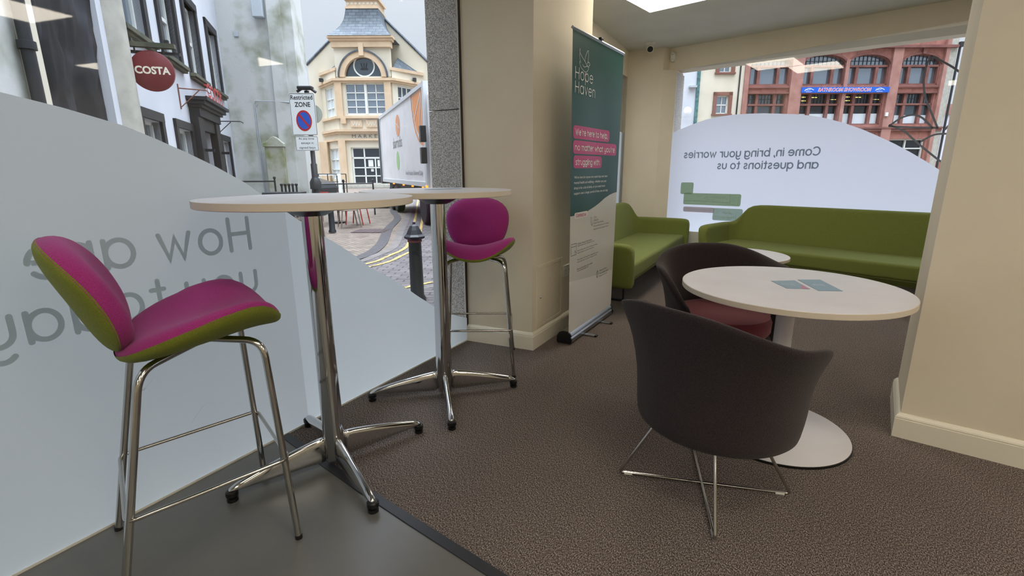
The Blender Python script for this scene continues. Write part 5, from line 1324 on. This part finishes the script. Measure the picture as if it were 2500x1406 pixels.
for bi, (a, b) in enumerate(bays):
    cx = (a+b)/2; w = (b-a)/2
    # arch: spandrels, ring
    g = G(); n = 14; sp_ = 9.86; rise = .72
    for k in range(n):
        a0, a1 = PI*k/n, PI*(k+1)/n
        g.xz([(cx+w*math.cos(a0), sp_+rise*math.sin(a0)), (cx+w*math.cos(a0), 10.64), (cx+w*math.cos(a1), 10.64), (cx+w*math.cos(a1), sp_+rise*math.sin(a1))], .25, .7)
    ar_ = obj('arch', g, 'sand', rb)
    g = G()
    for k in range(n):
        a0, a1 = PI*k/n, PI*(k+1)/n; f0, f1 = 1.0, 1.09
        g.xz([(cx+w*f0*math.cos(a0), sp_+rise*f0*math.sin(a0)), (cx+w*f1*math.cos(a0), sp_+(rise+.17)*math.sin(a0)), (cx+w*f1*math.cos(a1), sp_+(rise+.17)*math.sin(a1)), (cx+w*f0*math.cos(a1), sp_+rise*f0*math.sin(a1))], .16, .3)
    obj('arch_moulding', g, 'sand_d', ar_)
    ms = (a+.24*(b-a), a+.72*(b-a))
    W_ = obj('window', G().box(a, b, .60, .64, 8.17, 10.6), 'pane_sky', rb)
    g = G()
    for m_ in ms: g.box(m_-.12, m_+.12, .32, .6, 8.17, 9.72)
    g.box(a, b, .30, .6, 9.62, 9.78); g.box(a, b, .3, .6, 8.17, 8.30); g.box(a, a+.12, .3, .6, 8.17, 9.8); g.box(b-.12, b, .3, .6, 8.17, 9.8)
    obj('mullions', g, 'sand_d', W_)
    g = G()
    for k in range(1, 10): x = a+(b-a)*k/10; g.box(x-.02, x+.02, .55, .6, 9.78, sp_+rise*max(0, 1-((x-cx)/w)**2)**.5)
    g.box(a+.2, b-.2, .55, .6, 10.12, 10.16)
    obj('glazing_bars', g, 'blackiron', W_)
    a2, b2 = a+.05, b-.1
    W_ = obj('window', G().box(a2, b2, .60, .64, 5.6, 7.5), 'pane_dark' if bi in (1, 2) else 'pane', rb)
    g = G(); ms2 = (a2+.26*(b2-a2), a2+.72*(b2-a2))
    for m_ in ms2: g.box(m_-.12, m_+.12, .32, .6, 4.95, 7.5)
    g.box(a2, b2, .30, .6, 6.55, 6.70); g.box(a2, b2, .3, .6, 4.95, 5.05); g.box(a2, a2+.1, .3, .6, 4.95, 7.5); g.box(b2-.1, b2, .3, .6, 4.95, 7.5)
    obj('mullions', g, 'sand_d', W_)
    g = G()
    for k in range(1, 12): x = a2+(b2-a2)*k/12; g.box(x-.018, x+.018, .55, .6, 6.70, 7.5)
    g.box(a2, b2, .55, .6, 7.08, 7.12); obj('glazing_bars', g, 'blackiron', W_)
    obj('blind', G().box(a2, b2, .585, .61, 4.95, 5.90 if bi != 3 else 5.75), 'blind', W_)
    if bi in (1, 2):
        g = G()
        for x, z in ((a2+.15, 7.25), (a2+.2, 6.95), (a2+1.15, 7.22), (b2-.6, 7.05)): g.box(x, x+.5, .585, .6, z, z+.05)
        obj('strip_lamps', g, 'warmlamp', W_)
    W_ = obj('shop_window', G().box(a+.1, b-.1, .6, .64, .6, 3.75), 'pane_dark', rb)
    g = G()
    for m_ in (a+.1, a+.1+(b-a)*.45, b-.2): g.box(m_, m_+.1, .45, .6, .6, 3.75)
    g.box(a+.1, b-.1, .45, .6, 2.9, 3.0); g.box(a+.1, b-.1, .45, .6, 3.65, 3.75); obj('shop_frame', g, 'sash', W_)
obj('keystone', FB(7.40, 7.66, -.25, -.05, 10.6, 11.05), 'sand_d', rb)
obj('quoin_edge', FB(9.62, 10.3, -.7, -.15, -.25, 12.6), 'beige', rb)
dp = obj('downpipe', G().tube([(10.42, .1, 0), (10.42, .1, 11.4)], .09, 8), 'blackiron', rb)
obj('rain_head', G().box(10.3, 10.62, -.05, .25, 11.1, 11.5), 'blackiron', dp)
obj('alarm_box', FB(4.98, 5.2, -.05, .1, 5.62, 5.92), 'signwhite', rb)
sg = thing('fascia_sign', 'long blue fascia sign with red outlined lettering on the red building', 'sign', (1.92, 51.722, 0), facing(60.35))
obj('board', FB(-2.50, 4.97, -.1, .08, 7.54, 7.98), 'fascia_blue', sg)
fF = lambda x, y, o=-.085: (x, o, y)
obj('lettering', font_text('BATHROOM SHOWROOM', fF, -1.12, 3.42, 7.62, 7.92, bold=.05, shear=.25), 'signwhite', sg, fixn=False)
obj('lettering', font_text('BATHROOM SHOWROOM', lambda x, y: fF(x, y, -.095), -1.08, 3.38, 7.65, 7.89, bold=-.0, shear=.25), 'fascia_red', sg, fixn=False)
for x0 in (-2.25, 3.78):
    g = G(); ribbon(g, smooth_pts([(x0, 7.70), (x0+.2, 7.83), (x0+.45, 7.88), (x0+.75, 7.76)]), .05, fF); ribbon(g, smooth_pts([(x0+.05, 7.82), (x0+.25, 7.74), (x0+.5, 7.80)]), .03, fF)
    font_text('showroom', fF, x0+.1, x0+.62, 7.58, 7.68, g=g)
    obj('logo', g, 'signwhite', sg, fixn=False)
chb = thing('cream_house', 'cream rendered building with a brown-framed sash window, left of the red building', 'house', (1.92, 51.722, 0), facing(60.35))
cw = [(-9.90, -8.28, 5.75, 7.66), (-9.90, -8.28, 9.08, 11.0), (-9.90, -8.28, 1.0, 3.4)]
obj('wall', wall_holes(-11.2, -7.42, -.25, 13, [(a+.3, b-.3, c+.12, d-.28) for a, b, c, d in cw], .15, .6), 'cream_ext', chb)
for a, b, c, d in cw:
    w = obj('window', FB(a, a+.3, -.15, -.05, c, d).box(b-.3, b, .05, .15, c, d).box(a, b, .05, .15, d-.28, d).box(a-.06, b+.06, -.02, .15, c, c+.14), 'brownstone', chb)
    obj('pane', G().box(a+.3, b-.3, .40, .43, c+.12, d-.28), 'pane_sky', w)
    g = G(); x0, x1, z0, z1 = a+.3, b-.3, c+.14, d-.28
    for q in (x0, x1-.1, (x0+x1)/2-.03): g.box(q, q+(.1 if q != (x0+x1)/2-.03 else .06), .32, .40, z0, z1)
    for q in (z0, (z0+z1)/2-.05, z1-.1): g.box(x0, x1, .32, .40, q, q+.1)
    obj('sash', g, 'sash', w)
obj('downpipe', G().tube([(-7.80, .1, -.2), (-7.80, .1, 12)], .06, 8), 'blackiron', chb)
whb = thing('white_house', 'white house with a flaking teal edge strip, far left in the far window', 'house', (1.92, 51.722, 0), facing(60.35))
obj('wall', FB(-16.5, -11.4, -.6, -.1, -.25, 13), 'render', whb)
obj('pilaster', FB(-11.45, -11.18, -.6, .0, -.25, 13), 'teal', whb)
obj('wall_lamp', FB(-12.1, -11.5, -.1, .25, 8.0, 8.15), 'greyutility', whb)
obj('satellite_dish', G().lathe([(.001, .1), (.2, .07), (.33, 0)], 16, T=Matrix.Translation((-12.2, -.4, 6.1)) @ Matrix.Rotation(R(80), 4, 'X')), 'signwhite', whb, smooth=True)
phb = thing('pale_building', 'pale lilac rendered block beyond the red building, at the right', 'building', (1.92, 51.722, 0), facing(60.35))
obj('wall', FB(11.8, 26, -16, -14, -.25, 7.2), 'palehouse', phb)
obj('roof', FB(11.6, 26, -17, -13.8, 7.2, 8.3), 'sand_l', phb)
ft_ = thing('street_terrace', 'low pale shopfront with a red brick base at the lower right', 'building', (1.92, 51.722, 0), facing(60.35))
obj('wall', FB(10.9, 17, -6, -4, -.25, 1.9), 'sand', ft_)
# bare young tree
def tree(loc, h, label, seed):
    rnd = random.Random(seed)
    t = thing('bare_tree', label, 'tree', loc)
    tr = G(); tr.tube([(0, 0, 0), (.04, .02, h*.3), (-.03, .05, h*.6), (.05, 0, h)], .05, 7, radii=[.07, .055, .035, .012]); obj('trunk', tr, 'bark', t, smooth=True)
    g = G()
    def br(p, d, L, r, dep):
        q = [p]; c = Vector(p)
        for i in range(4): d = (d+Vector((rnd.uniform(-.25, .25), rnd.uniform(-.25, .25), rnd.uniform(-.05, .2)))).normalized(); c = c+d*L/4; q.append(c.copy())
        g.tube(q, r, 5, radii=[r*(1-.18*i) for i in range(5)])
        if dep:
            for i in (1, 2, 3, 4):
                dd = (d+Vector((rnd.uniform(-.9, .9), rnd.uniform(-.9, .9), rnd.uniform(-.1, .5)))).normalized(); br(q[i], dd, L*.5, r*.5, dep-1)
    for i in range(14):
        z = h*(.32+.62*i/14); a = rnd.uniform(0, 2*PI); br(Vector((0, 0, z)), Vector((math.cos(a)*.6, math.sin(a)*.6, .75)).normalized(), h*.30*(1-.4*i/14), .018, 2)
    obj('branches', g, 'bark', t)
    return t
tree((6.9, 26.6, -.25), 5.2, 'thin bare young tree in front of the arched red facade', 5)
tree((9.4, 29.0, -.25), 4.6, 'second bare sapling, to the right of the first, before the red facade', 11)
